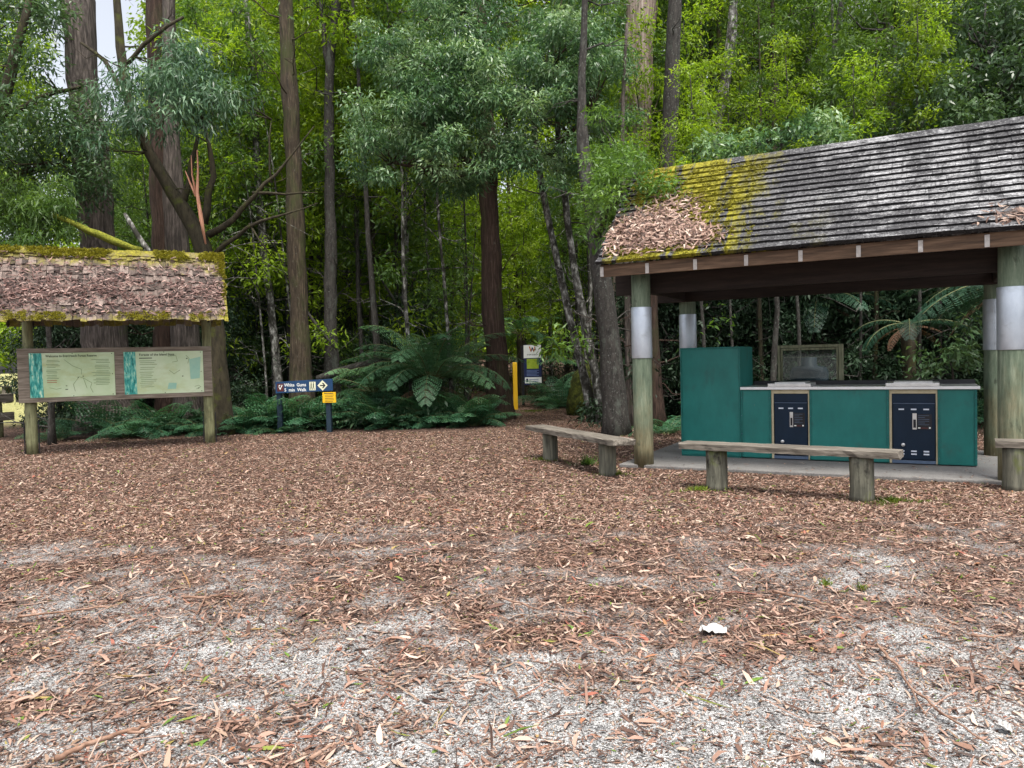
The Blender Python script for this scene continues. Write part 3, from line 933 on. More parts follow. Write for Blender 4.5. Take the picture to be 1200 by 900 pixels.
b1 = gp(645, 539); b1b = gp(712, 556)
d_ = b1b - b1
bench(b1, math.atan2(d_[1], d_[0]), -.50, 2.0, (0, float(np.linalg.norm(d_))), .455, .106, 'short grey plank bench on two log legs left of the shelter post', .3, 3)
b2_ = gp(840, 573); b2b = gp(1010, 586)
d_ = b2b - b2_
bench(b2_, math.atan2(d_[1], d_[0]), -.37, 1.76, (0, float(np.linalg.norm(d_))), .485, .11, 'grey plank bench on two log legs in front of the green counter', .26, 5)
b3 = at(1190, 500, 7.72); b3[2] = 0
bench(b3, SA, -.17, 2.0, (.0, 1.5), .49, .118, 'dark plank bench at the right edge in front of the shelter post', .26, 8)

# ------------------------------------------------------------------ information board
IL = np.array([-8.28, 13.2, 0]); IR = np.array([-5.69, 14.4, 0])
IA = math.atan2(IR[1] - IL[1], IR[0] - IL[0]); ILEN = float(np.linalg.norm(IR - IL))
IU = np.array([math.cos(IA), math.sin(IA), 0]); IN = np.array([-math.sin(IA), math.cos(IA), 0])


def iuz(px, py, n=-.12):
    return plane_uz(px, py, IL, IU, IN, n)


ib = empty('information_board', IL, IA, 'roofed information board with two faded lime map panels at the forest edge', 'notice board')
for q, u in enumerate((0, ILEN)):
    mb = MB()
    mb.tube([(u, 0, z) for z in np.linspace(-.05, 2.6, 10)], [.095, .094, .092, .09, .088, .085, .082, .08, .08, .08], M['log_moss'], 16, .02, seed=q + 3)
    p = mb.build('post', ib)
    mb = MB()
    for s_ in (-1, 1):  # dark bars put in for the shadows flanking the post foot
        mb.b2((u + s_ * .108 - .006, -.03, -.02), (u + s_ * .108 + .006, .03, .58), M['black'])
    mb.build('post_shadow_bars', p)
bu0, bz0 = iuz(22, 473); bu1, _ = iuz(249.5, 463)
bz0, bz1 = .885, 1.81
mb = MB()
mb.b2((bu0, -.115, bz0), (bu1, -.09, bz1), M['timber_board'])
bd = mb.build('backing_board', ib, .004)
pu = [iuz(34.5, 440)[0], iuz(134.7, 440)[0], iuz(145.5, 440)[0], iuz(238.5, 440)[0]]
print("panels", pu, bu0, bu1)
mb = MB()
mb.b2((bu0, -.128, bz1 - .075), (bu1, -.116, bz1 - .002), M['timber_board'])
mb.b2((bu0 + .001, -.126, bz0 + .075), (pu[0] - .004, -.1155, bz1 - .077), M['timber_board'])
mb.b2((pu[1] + .004, -.126, bz0 + .075), (pu[2] - .004, -.1155, bz1 - .077), M['timber_board'])
mb.b2((pu[3] + .004, -.126, bz0 + .075), (bu1 - .001, -.1155, bz1 - .077), M['timber_board'])
mb.b2((bu0, -.128, bz0 + .001), (bu1, -.116, bz0 + .073), M['timber_board'])
mb.build('board_frame', ib, .003)
pz0, pz1 = bz0 + .08, bz1 - .082
for q, (a, b) in enumerate(((pu[0], pu[1]), (pu[2], pu[3]))):
    wd = b - a; ht = pz1 - pz0
    yy = -.122
    mb = MB(); mb.b2((a, yy, pz0), (b, -.1155, pz1), M['panel'])
    pn = mb.build('map_panel', ib, .001)
    pn['label'] = ('faded lime panel headed Welcome to Evercreech Forest Reserve' if q == 0 else 'faded lime panel with short column of lines and a pale map')
    mb = MB(); mb.flat([(a + .002, pz0 + .002), (a + wd * .155, pz0 + .002), (a + wd * .145, pz1 - .002), (a + .002, pz1 - .002)], yy - .002, M['panel_photo'])
    mb.build('waterfall_picture', pn)
    mb = MB(); y2 = yy - .003
    x0 = a + wd * .19
    rr = random.Random(q + 20)
    if q == 0:
        mb.text('Welcome to Evercreech Forest Reserve', .058, (x0, y2, pz1 - .072), M['ink'], True, width=wd * .60)
        zz = pz1 - .13
        for k in range(11):
            if k in (2, 5, 8): zz -= .018
            mb.b2((x0 + rr.uniform(0, .02), y2, zz), (x0 + wd * rr.uniform(.1, .17), y2 + .0008, zz + .010), M['ink_soft']); zz -= .026
        for k in range(2):
            mb.b2((x0 + .01, y2, zz - .01), (x0 + wd * .12, y2 + .0008, zz + .002), M['ink_red']); zz -= .032
        zz = pz1 - .13
        mb.text('March 2004', .03, (b - wd * .12, y2, pz1 - .115), M['ink'], width=wd * .08) if False else None
        for k in range(15):
            if k in (3, 6, 10): zz -= .02
            mb.b2((b - wd * rr.uniform(.22, .29), y2, zz), (b - wd * rr.uniform(.05, .08), y2 + .0008, zz + .010), M['ink_soft']); zz -= .027
        # map of tracks
        for path in (((.52, .12), (.5, .28), (.57, .45), (.62, .42), (.72, .30), (.70, .2), (.73, .08)), ((.62, .42), (.64, .3), (.66, .18)),
                     ((.22, .22), (.3, .18), (.36, .2)), ((.4, .85), (.5, .7), (.6, .62), (.6, .5))):
            P_ = [(a + wd * p[0], pz0 + ht * p[1]) for p in path]
            for (p, r_) in zip(P_[:-1], P_[1:]):
                dx, dz = r_[0] - p[0], r_[1] - p[1]; l = math.hypot(dx, dz); nx_, nz_ = -dz / l * .004, dx / l * .004
                mb.flat([(p[0] - nx_, p[1] - nz_), (r_[0] - nx_, r_[1] - nz_), (r_[0] + nx_, r_[1] + nz_), (p[0] + nx_, p[1] + nz_)], y2, M['ink_soft'])
        for (p, s_) in (((.42, .25), .012), ((.42, .17), .02), ((.62, .46), .012), ((.56, .44), .01)):
            mb.b2((a + wd * p[0] - s_, y2, pz0 + ht * p[1] - .006), (a + wd * p[0] + s_, y2 + .0008, pz0 + ht * p[1] + .006), M['ink'])
    else:
        mb.text('Forests of the Island State', .058, (x0, y2, pz1 - .075), M['ink'], True, width=wd * .44)
        mb.b2((x0, y2, pz1 - .125), (x0 + wd * .16, y2 + .0008, pz1 - .110), M['ink'])
        zz = pz1 - .17
        for k in range(14):
            if k in (3, 5): zz -= .02
            mb.b2((x0 + rr.uniform(0, .02), y2, zz), (x0 + wd * rr.uniform(.14, .24), y2 + .0008, zz + .009), M['ink_soft']); zz -= .033
        mb.flat([(b - wd * .17, pz0 + ht * .32), (b - wd * .05, pz0 + ht * .34), (b - wd * .03, pz0 + ht * .86), (b - wd * .18, pz0 + ht * .8)], y2, M['ink_pale'])
        mb.flat([(a + wd * .53, pz0 + ht * .1), (a + wd * .64, pz0 + ht * .1), (a + wd * .65, pz0 + ht * .24), (a + wd * .55, pz0 + ht * .25)], y2, M['ink_pale'])
        for path in (((.55, .88), (.65, .9), (.67, .76), (.6, .74)), ((.78, .9), (.82, .82), (.8, .7)), ((.56, .55), (.62, .46), (.7, .55)), ((.9, .08), (.96, .13), (.93, .17), (.88, .14))):
            P_ = [(a + wd * p[0], pz0 + ht * p[1]) for p in path]
            for (p, r_) in zip(P_[:-1], P_[1:]):
                dx, dz = r_[0] - p[0], r_[1] - p[1]; l = math.hypot(dx, dz); nx_, nz_ = -dz / l * .004, dx / l * .004
                mb.flat([(p[0] - nx_, p[1] - nz_), (r_[0] - nx_, r_[1] - nz_), (r_[0] + nx_, r_[1] + nz_), (p[0] + nx_, p[1] + nz_)], y2 - .0005, M['ink_soft'])
        for p in ((.73, .4), (.93, .1), (.79, .82)):
            mb.b2((a + wd * p[0] - .012, y2 - .001, pz0 + ht * p[1] - .008), (a + wd * p[0] + .012, y2, pz0 + ht * p[1] + .008), M['ink'])
    # fixing screws
    for (su, sz) in ((.03, .97), (.5, .985), (.97, .97), (.97, .5), (.97, .03), (.5, .02), (.03, .03), (.03, .5)):
        mb.b2((a + wd * su - .007, y2 - .001, pz0 + ht * sz - .007), (a + wd * su + .007, y2 + .001, pz0 + ht * sz + .007), M['ink'])
    mb.build('printed_lines', pn)
# roof of the board: split shakes
IE = (-.78, 2.24); IRG = (0.0, 3.5)
isl = math.hypot(IRG[0] - IE[0], IRG[1] - IE[1]); ics, isn = (IRG[0] - IE[0]) / isl, (IRG[1] - IE[1]) / isl


def islope(u, s, off, side=1):
    n = IE[0] + ics * s - isn * off; z = IE[1] + isn * s + ics * off
    return (u, n if side == 1 else -n, z)


IU0, IU1 = -.42, ILEN + .33
mb = MB(); rv = []
NCI = 9; iex = isl / NCI
for side in (1, -1):
    for c in range(NCI):
        u = IU0
        while u < IU1:
            wd = random.uniform(.06, .15); u2 = min(u + wd, IU1)
            s0 = c * iex - .015 + random.uniform(-.03, .025); s1 = min(s0 + iex * 1.8, isl)
            t0 = .045 + random.uniform(-.006, .018); t1 = t0 - .034; th = .018
            tw = random.uniform(-.008, .008)
            vs = []
            for (s, t) in ((s0, t0), (s1, t1)):
                for uu, q in ((u + .003, tw), (u2 - .003, -tw)):
                    vs.append(islope(uu, s + q, t + q * .5, side)); vs.append(islope(uu, s + q, t - th + q * .5, side))
            fs = [(0, 2, 6, 4), (1, 5, 7, 3), (0, 1, 3, 2), (4, 6, 7, 5), (0, 4, 5, 1), (2, 3, 7, 6)]
            mb.add(vs, fs if side == 1 else [f[::-1] for f in fs], M['shake_roof']); rv += [random.random()] * 8
            u = u2
    u = IU0
    while u < IU1:
        u2 = min(u + random.uniform(.12, .3), IU1)
        vs = []
        h = random.uniform(-.008, .012)
        for (s, t) in ((isl - .11, .06 + h), (isl + .02, .055 + h)):
            for uu in (u, u2 - .004):
                vs.append(islope(uu, s, t, side)); vs.append(islope(uu, s, t - .03, side))
        fs = [(0, 2, 6, 4), (1, 5, 7, 3), (0, 1, 3, 2), (4, 6, 7, 5), (0, 4, 5, 1), (2, 3, 7, 6)]
        mb.add(vs, fs if side == 1 else [f[::-1] for f in fs], M['shake_roof']); rv += [random.random()] * 8
        u = u2
mb.build('roof', ib, rnd=rv)
for u in (IU0 + .04, ILEN, 0):
    mb = MB()
    for side in (1, -1):
        vs = []
        for s in (.03, isl - .06):
            for uu in (u - .02, u + .02):
                vs.append(islope(uu, s, -.005, side)); vs.append(islope(uu, s, -.085, side))
        mb.add(vs, [(0, 2, 6, 4), (1, 5, 7, 3), (0, 1, 3, 2), (4, 6, 7, 5), (0, 4, 5, 1), (2, 3, 7, 6)], M['timber_dark'])
    mb.build('rafter', ib)

# ------------------------------------------------------------------ blue direction sign
YS = 16.25
pL = at(328, 480, YS); pR = at(385.5, 480, YS - .1)
DA = math.atan2(pR[1] - pL[1], pR[0] - pL[0])
dsn = empty('direction_sign', (pL[0], pL[1], 0), DA, 'low navy blue track sign on two dark posts pointing right', 'sign')
DU = np.array([math.cos(DA), math.sin(DA), 0]); DN = np.array([-math.sin(DA), math.cos(DA), 0]); DO = np.array([pL[0], pL[1], 0])


def duz(px, py, n=-.06):
    return plane_uz(px, py, DO, DU, DN, n)


dl = float(np.linalg.norm((pR - pL)[:2]))
for q, u in enumerate((0, dl)):
    mb = MB(); mb.b2((u - .05, -.05, -.05), (u + .05, .05, 1.05 + .05 * q), M['sign_post']); mb.build('post', dsn, .006)
su0, sz0 = duz(323.6, 461); su1, sz1 = duz(390, 443.8)
_, szL = duz(323.6, 447.6); _, szR = duz(390, 457.8)
mb = MB()
vs = [(su0, -.085, sz0), (su1, -.085, szR), (su1, -.085, sz1), (su0, -.085, szL), (su0, -.052, sz0), (su1, -.052, szR), (su1, -.052, sz1), (su0, -.052, szL)]
mb.add(vs, [(0, 1, 2, 3), (7, 6, 5, 4), (0, 4, 5, 1), (1, 5, 6, 2), (2, 6, 7, 3), (3, 7, 4, 0)], M['sign_blue'])
sb = mb.build('sign_board', dsn, .003)
mb = MB(); sw = su1 - su0; yy = -.087
zt = lambda f: szL + (sz1 - szL) * f
zb = lambda f: sz0 + (szR - sz0) * f
hgt = szL - sz0
mb.text('White  Gums', hgt * .40, (su0 + sw * .155, yy, zb(.15) + hgt * .56), M['white'], True, width=sw * .385)
mb.text('5  min  Walk', hgt * .40, (su0 + sw * .155, yy, zb(.15) + hgt * .13), M['white'], True, width=sw * .385)
mb.build('lettering', sb); mb = MB()
mb.flat([(su0 + sw * .03, zb(0) + hgt * .16), (su0 + sw * .145, zb(.1) + hgt * .16), (su0 + sw * .145, zb(.1) + hgt * .84), (su0 + sw * .03, zb(0) + hgt * .84)], yy, M['maroon'])
cu_, cz_ = su0 + sw * .085, zb(.08) + hgt * .5
mb.flat([(cu_ - .035, cz_ + .005), (cu_ - .005, cz_ - .055), (cu_ + .05, cz_ + .04), (cu_ + .035, cz_ + .055), (cu_ - .003, cz_ - .02), (cu_ - .022, cz_ + .015)], yy - .002, M['white'])
mb.flat([(cu_ - .04, cz_ + .03), (cu_ - .015, cz_ + .055), (cu_ + .005, cz_ + .05), (cu_ - .02, cz_ + .02)], yy - .002, M['white'])
mb.build('red_symbol', sb); mb = MB()
xa, xb = su0 + sw * .595, su0 + sw * .705
za, zb_ = zb(.65) + hgt * .12, zb(.65) + hgt * .86
mb.flat([(xa, za), (xb, za), (xb, zb_), (xa, zb_)], yy, M['cream_print'])
wm, hm = xb - xa, zb_ - za
# walkers pictogram
for (ox, k) in ((.28, 1.0), (.64, 1.0)):
    X_ = lambda f: xa + wm * (ox + f)
    mb.flat([(X_(-.03), za + hm * .82), (X_(.08), za + hm * .82), (X_(.08), za + hm * .95), (X_(-.03), za + hm * .95)], yy - .0015, M['ink'])
    mb.flat([(X_(-.07), za + hm * .45), (X_(.08), za + hm * .45), (X_(.1), za + hm * .8), (X_(-.06), za + hm * .8)], yy - .0015, M['ink'])
    mb.flat([(X_(-.16), za + hm * .08), (X_(-.08), za + hm * .08), (X_(.03), za + hm * .45), (X_(-.07), za + hm * .45)], yy - .0015, M['ink'])
    mb.flat([(X_(.1), za + hm * .08), (X_(.18), za + hm * .08), (X_(.08), za + hm * .45), (X_(0), za + hm * .45)], yy - .0015, M['ink'])
mb.build('walkers_symbol', sb); mb = MB()
cx_, cz_ = su0 + sw * .825, zb(.83) + hgt * .5
rd = hgt * .46
mb.flat([(cx_ - rd, cz_), (cx_, cz_ - rd), (cx_ + rd, cz_), (cx_, cz_ + rd)], yy, M['cream_print'])
mb.flat([(cx_ - rd * .5, cz_ - rd * .1), (cx_ + rd * .3, cz_ - rd * .1), (cx_ + rd * .3, cz_ + rd * .1), (cx_ - rd * .5, cz_ + rd * .1)], yy - .002, M['black'])
mb.flat([(cx_ + rd * .6, cz_), (cx_ + .02, cz_ + rd * .48), (cx_ - rd * .1, cz_ + rd * .48), (cx_ + rd * .3, cz_), (cx_ - rd * .1, cz_ - rd * .48), (cx_ + .02, cz_ - rd * .48)], yy - .002, M['black'])
mb.build('arrow_diamond', sb)
nu0, nz0 = duz(378.5, 472); nu1, nz1 = duz(393.5, 459.2)
mb = MB(); mb.b2((nu0, -.078, nz0), (nu1, -.0515, nz1 - .004), M['yellow'])
yn = mb.build('yellow_notice', dsn, .002)
mb = MB()
rr = random.Random(4)
for k in range(6):
    zz = nz1 - .035 - k * .034
    mb.b2((nu0 + .03 + .02 * (k > 0), -.0795, zz), (nu1 - rr.uniform(.03, .1), -.0785, zz + (.014 if k == 0 else .010)), M['ink'])
mb.build('printed_lines', yn)

# ------------------------------------------------------------------ yellow marker and trail sign
ym = gp(604.5, 480)
mk = empty('marker_post', ym, 0, 'slim yellow marker post beside the trail head sign', 'marker post')
zt_ = 1.42 + (422 - 424) * ym[1] / 901
mb = MB(); mb.b2((-.065, -.03, -.03), (.065, .03, zt_ - .02), M['yellow_post']); mb.build('stake', mk, .02)
tsY = 24.0
tp = at(625, 468, tsY); tp[2] = gz(tp[0], tp[1])
ts = empty('trail_sign', tp, R(2), 'tall dark trail head sign with white header and lime square', 'sign')
k_ = tsY / 901
for u in (-.31, .27):
    mb = MB(); mb.b2((u - .04, 0, -.05), (u + .04, .08, 1.86), M['black']); mb.build('post', ts, .005)
zz = lambda py: float(at(625, py, tsY)[2]) - float(tp[2])
mb = MB(); mb.b2((-.27, -.03, zz(451)), (.27, -.002, zz(404)), M['navy_print']); tb = mb.build('sign_panel', ts, .003)
mb = MB()
mb.b2((-.27, -.034, zz(419.5)), (.27, -.0305, zz(404.3)), M['white'])
mb.b2((-.25, -.034, zz(449)), (.27, -.0305, zz(442)), M['white'])
mb.b2((-.18, -.034, zz(432)), (.19, -.0305, zz(420.5)), M['lime_print'])
# red and black W device
z0_, z1_ = zz(412), zz(406)
def stroke(p, q, wdt, mat, y=-.0355):
    dx, dz = q[0] - p[0], q[1] - p[1]; l = math.hypot(dx, dz); nx_, nz_ = -dz / l * wdt, dx / l * wdt
    mb.flat([(p[0] - nx_, p[1] - nz_), (q[0] - nx_, q[1] - nz_), (q[0] + nx_, q[1] + nz_), (p[0] + nx_, p[1] + nz_)], y, mat)
stroke((-.09, z1_), (-.04, z0_), .016, M['orange_print']); stroke((-.04, z0_), (.0, z1_ - .03), .014, M['maroon'])
stroke((.0, z1_ - .03), (.04, z0_), .016, M['navy_print'], -.036); stroke((.04, z0_), (.08, z1_), .014, M['orange_print'], -.0365)
mb.text('EVERCREECH', .055, (-.17, -.0355, zz(416.3)), M['ink'], True, width=.34)
for q in range(5):
    mb.b2((-.19, -.034, zz(434.3 + q * 1.5)), (.19 - .06 * (q % 2), -.0305, zz(433.6 + q * 1.5)), M['blue_text'])
mb.b2((-.21, -.0355, zz(447.5)), (-.15, -.0345, zz(443.5)), M['navy_print'])
for q in range(2):
    mb.b2((-.12, -.0355, zz(445 + q * 2)), (.17, -.0345, zz(444.3 + q * 2)), M['blue_text'])
mb.build('printing', tb)

# ------------------------------------------------------------------ fallen leaves on the ground
def litter_on(P, az, L, W, rnd, up=None, lift=.003, curl=.24):
    """curled six-corner leaves lying at P"""
    n = len(P)
    D = np.stack([np.cos(az), np.sin(az), rng.normal(0, .16, n)], -1)
    Nn = unit(np.stack([rng.normal(0, .24, n), rng.normal(0, .24, n), np.ones(n)], -1)) if up is None else unit(up + rng.normal(0, .3, (n, 3)))
    if up is not None:
        D = D - up * (D * up).sum(-1, keepdims=True) + up * rng.normal(0, .16, (n, 1))
    D = unit(D - Nn * (D * Nn).sum(-1, keepdims=True)); S = np.cross(D, Nn)
    L = L[:, None]; W = W[:, None]
    c = rng.normal(0, curl, (n, 1)) * L * .5
    bend = rng.normal(0, .18, (n, 1)) * L
    f = rng.normal(.1, .25, (n, 1)) * W
    P = P + Nn * lift + Nn * np.abs(c) * .4
    a0 = P - D * L * .5 + Nn * c * .3
    a3 = P + D * L * .5 + Nn * c * .5 + S * bend * .3
    m1 = P - D * L * .15 + S * bend * -.3; m2 = P + D * L * .2 + S * bend * -.2
    V = np.stack([a0, m1 + S * W * .5 + Nn * f, m2 + S * W * .45 + Nn * f, a3, m2 - S * W * .45 + Nn * f, m1 - S * W * .5 + Nn * f], 1).reshape(-1, 3)
    b = np.arange(n)[:, None] * 6
    F = np.concatenate([b + np.array([0, 1, 2, 5]), b + np.array([5, 2, 3, 4])], 0)
    return V, F, np.repeat(rnd, 6)


def scatter(n, y0, y1, power=1.0):
    y = y0 + (y1 - y0) * rng.random(n) ** power
    hw = .72 * y + 1.0
    x = (rng.random(n) * 2 - 1) * hw
    return x, y


def litter_layer(n, y0, y1, l0, l1, w0, w1, name, label, keep_pow, power=1.0, floor=.02):
    x, y = scatter(n, y0, y1, power)
    c = cover(x, y)
    ok = rng.random(n) < np.clip(c ** keep_pow + floor, 0, 1)
    ok &= ~((y > 15.5 + .8 * fnoise(x, x * 0 + 3, .5, 4)) & (x < -.6) | (y > 17.5) & (x > 2.2) & (y < 24))
    # keep the slab mostly clear
    rel = np.stack([x, y, 0 * x], -1) - SO
    u = rel @ SU; v = rel @ SN
    on = (u > -.3) & (v > -.12 + .25 * (fnoise(x, y, 2.5, 6) - .5)) & (v < 2.7)
    ok &= ~on | (rng.random(n) < .02)
    x, y, on = x[ok], y[ok], on[ok]
    z = gz(x, y); z = np.where(on, .037, z)
    k = len(x)
    L = l0 + (l1 - l0) * rng.random(k) ** 1.6
    W = w0 + (w1 - w0) * rng.random(k)
    V, F, r = litter_on(np.stack([x, y, z], -1), rng.random(k) * 6.283, L, W, rng.random(k))
    o = mesh_np(name, V, F, M['leaf_litter'], None, r)
    return tag(o, label, 'leaf litter', None, 'stuff')


litter_layer(70000, 2.3, 8.2, .02, .10, .004, .017, 'fallen_leaves', 'pinkish brown gum leaves scattered over the pale gravel in front', .1 + 1.0, 1.25, .10)
litter_layer(230000, 2.3, 8.5, .008, .032, .002, .008, 'leaf_fragments', 'small dark leaf crumbs and bark flakes between the fallen leaves', .6, 1.2, .30)
litter_layer(300000, 6.4, 27, .025, .085, .006, .017, 'leaf_carpet', 'thick carpet of reddish brown leaves towards the forest edge', .8, 1.1, .05)

litter_layer(5200, 2.4, 15, .09, .30, .006, .013, 'bark_shreds', 'long pink and grey bark shreds lying among the leaves of the clearing', .7, 1.3, .2)

litter_layer(5500, 2.4, 15, .08, .15, .013, .026, 'large_leaves', 'larger curled gum leaves lying over the finer litter of the clearing', .8, 1.2, .12)
litter_layer(3600, 2.4, 14, .10, .42, .003, .006, 'fallen_twigs', 'thin dry twigs scattered over the gravel and leaves', .5, 1.2, .25)

# leaves lying on the two roofs
def roof_litter(n, fn, place, size, label, name, M4, slope_n, mat='leaf_litter'):
    out = []
    P = []
    tries = 0
    while len(P) < n and tries < n * 30:
        tries += 1
        q = place()
        if q is not None: P.append(q)
    P = np.array(P)
    k = len(P)
    W3 = P[:, :1] * M4[0] + P[:, 1:2] * M4[1] + np.array([0, 0, 1]) * P[:, 2:3] + M4[2]
    up = slope_n + np.zeros((k, 3))
    V, F, r = litter_on(W3, rng.random(k) * 6.283, size[0] + (size[1] - size[0]) * rng.random(k), .012 + .014 * rng.random(k), np.clip(rng.random(k) * .95 + .0, 0, .97) , up, .012, .5)
    o = mesh_np(name, V, F, M[mat], None, r)
    return tag(o, label, 'leaf litter', None, 'stuff')


def pl_shelter():
    u = random.uniform(-.40, 1.35); s = random.uniform(.05, 1.45)
    # pile thickest in the lower middle of the gable end
    c = math.exp(-((u - .05) / .55) ** 2 - ((s - .55) / .35) ** 2) + .75 * math.exp(-((u - .75) / .35) ** 2 - ((s - .32) / .18) ** 2) + .3 * math.exp(-((u - .3) / .4) ** 2 - ((s - 1.1) / .3) ** 2)
    c *= .35 + 1.1 * float(fnoise(u, s, 3.5, 1))
    if random.random() > c * 1.2 - .08: return None
    p = slope_pt(u, s, .045 + .05 * c * random.random(), 1)
    return p


def pl_shelter_r():
    u = random.uniform(3.55, 4.75); s = random.uniform(.02, .5)
    c = math.exp(-((u - 4.35) / .4) ** 2 - ((s - .16) / .13) ** 2)
    if random.random() > c: return None
    return slope_pt(u, s, .045 + .06 * c * random.random(), 1)


nrm_s = SU * 0 + SN * (-sn) + np.array([0, 0, cs])
roof_litter(2600, None, pl_shelter, (.05, .14), 'brown leaves heaped over the mossy end of the shelter roof', 'roof_leaves', (SU, SN, SO), nrm_s, 'leaf_litter_dry')
roof_litter(330, None, pl_shelter_r, (.05, .13), 'pale dry leaves caught on the right eave of the shelter roof', 'eave_leaves', (SU, SN, SO), nrm_s, 'leaf_litter_dry')


def pl_info():
    u = random.uniform(IU0 + .05, IU1 - .05); s = random.uniform(.08, isl - .1)
    c = .08 + .95 * math.exp(-((s - .55) / .36) ** 2) * float(sstep(.25, .65, fnoise(u * 1.0, s * 2.2, 1.5, 2)))
    if random.random() > c: return None
    return islope(u, s, .055 + .05 * c * random.random(), 1)


roof_litter(2400, None, pl_info, (.05, .14), 'reddish brown leaves strewn over the information board roof', 'board_roof_leaves', (IU, IN, IL), IN * (-isn) + np.array([0, 0, ics]), 'leaf_litter_red')

M['leaf_moss'] = mat_leaf('moss_tufts', [(0, (.07, .068, .008)), (.5, (.22, .205, .016)), (1, (.40, .37, .06))], .25)


def moss_cushions(n, place, M4, up, size, name, label):
    P = []; K = []
    while len(P) < n:
        q = place()
        if q is not None: P.append(q)
    P = np.array(P)
    W3 = P[:, :1] * M4[0] + P[:, 1:2] * M4[1] + np.array([0, 0, 1]) * P[:, 2:3] + M4[2]
    # each cushion is a little dome of short shoots
    per = 16
    idx = np.repeat(np.arange(n), per)
    o = rand_dir(n * per); o = o + up * np.maximum(0, -2 * (o * up).sum(-1, keepdims=True))
    rad = (size * (.5 + rng.random(n)))[idx][:, None]
    V, F, r = leaves(W3[idx] + o * rad * .6, unit(o + rand_dir(n * per) * .6), rand_dir(n * per), rad[:, 0] * 1.1, rad[:, 0] * .6, np.clip(.5 * rng.random(n)[idx] + .5 * rng.random(n * per), 0, 1), .1, .1)
    o_ = mesh_np(name, V, F, M['leaf_moss'], None, r)
    return tag(o_, label, 'moss', None, 'stuff')


def pl_moss():
    c = random.randrange(NC); u = random.uniform(-.36, 1.45)
    s = c * ex + random.uniform(-.012, .07)
    k = float(fnoise(u * 1.2, c * .35, 1.6, 5)) + .12 - .35 * max(0, u - .8)
    if random.random() > (k - .35) * 3.2: return None
    return slope_pt(u, max(s, 0), .052, 1)


def pl_moss_board():
    u = random.uniform(IU0, IU1)
    if random.random() < .62: s = isl + random.uniform(-.16, .015)
    elif random.random() < .55: s = random.uniform(-.01, .14)
    else:
        u = IU1 - abs(random.gauss(0, .07)); s = random.uniform(0, isl)
    if fnoise(u * 1.0, s, 2.6, 4) < .44: return None
    return islope(u, s, .068, 1)


moss_cushions(1900, pl_moss, (SU, SN, SO), nrm_s, .014, 'roof_moss', 'yellow green moss cushions along the shingle courses of the shelter roof')
moss_cushions(1500, pl_moss_board, (IU, IN, IL), IN * (-isn) + np.array([0, 0, ics]), .02, 'board_roof_moss', 'yellow moss cushions on the ridge and edges of the information board roof')

# ------------------------------------------------------------------ paper, sticks
def paper(px, py, sx, sy, label, seed):
    c = gp(px, py); rr = random.Random(seed)
    e = MB(); n = 7; vs = []
    for i in range(n):
        for j in range(n):
            a = (i / (n - 1) - .5) * 2; b = (j / (n - 1) - .5) * 2
            q = .88 + .12 * math.cos(3 * math.atan2(b, a) + seed)
            vs.append((a * sx * q * (1 - .25 * abs(b)), b * sy * q, .012 + rr.uniform(0, .022)))
    fs = [(i * n + j, (i + 1) * n + j, (i + 1) * n + j + 1, i * n + j + 1) for i in range(n - 1) for j in range(n - 1)]
    e.add(vs, fs, M['paper'])
    o = e.build('paper_scrap'); o.location = c; o.rotation_euler = (0, 0, rr.uniform(-.4, .4))
    s = o.modifiers.new("thick", 'SOLIDIFY'); s.thickness = .002
    return tag(o, label, 'litter')


paper(835, 741, .075, .06, 'crumpled white paper lying on the leaves, largest of the scraps', 2)
paper(1178, 858, .028, .03, 'small white paper scrap beside the long stick at lower right', 5)
paper(959, 893, .028, .035, 'white paper scrap at the bottom edge of the gravel', 9)


def stick(pts, r, label, seed, fork=None):
    mb = MB(); rr = random.Random(seed)
    P = []
    for (a, b) in zip(pts[:-1], pts[1:]):
        for t in np.linspace(0, 1, 6)[:-1]:
            P.append((a[0] + (b[0] - a[0]) * t, a[1] + (b[1] - a[1]) * t))
    P.append(pts[-1])
    W = [gp(*p) + np.array([rr.uniform(-.008, .008), rr.uniform(-.008, .008), r * 1.3 + .012 + rr.uniform(0, .008)]) for p in P]
    mb.tube(W, np.linspace(r, r * .5, len(W)), M['stick'], 7, .12, seed=seed)
    for f in (fork or []):
        W2 = [gp(*p) + np.array([0, 0, r + .014]) for p in f]
        mb.tube(W2, np.linspace(r * .6, r * .3, len(W2)), M['stick'], 6, .12, seed=seed + 1)
    o = mb.build('fallen_stick')
    return tag(o, label, 'stick', 'sticks on the gravel')


stick([(1030, 762), (1052, 788), (1068, 812), (1110, 848), (1160, 880)], .007, 'long bent brown stick lying at lower right of the gravel', 1, [[(1068, 812), (1075, 828), (1086, 845)], [(1100, 842), (1120, 848), (1132, 846)]])
stick([(905, 698), (940, 706), (970, 714), (985, 728)], .009, 'thin curved stick lying on leaves in front of the long bench', 2)
stick([(66, 899), (100, 884), (150, 866), (176, 858)], .012, 'brown stick at the lower left corner of the gravel', 3, [[(150, 866), (165, 866), (178, 857)]])
stick([(366, 896), (384, 884), (401, 876)], .008, 'short dark stick at the bottom edge left of centre', 4)
stick([(215, 706), (245, 705), (262, 700)], .009, 'stick crossed by a twig on the gravel at left', 5, [[(232, 722), (240, 706), (243, 690)]])
stick([(20, 728), (75, 722), (140, 714)], .008, 'long thin stick lying on the leaves at the left edge', 6)
stick([(585, 703), (610, 712), (635, 720)], .007, 'thin pale stick lying near the middle of the clearing', 7)
stick([(1140, 750), (1165, 752), (1185, 750)], .007, 'short pale stick lying on leaves at the right', 8)

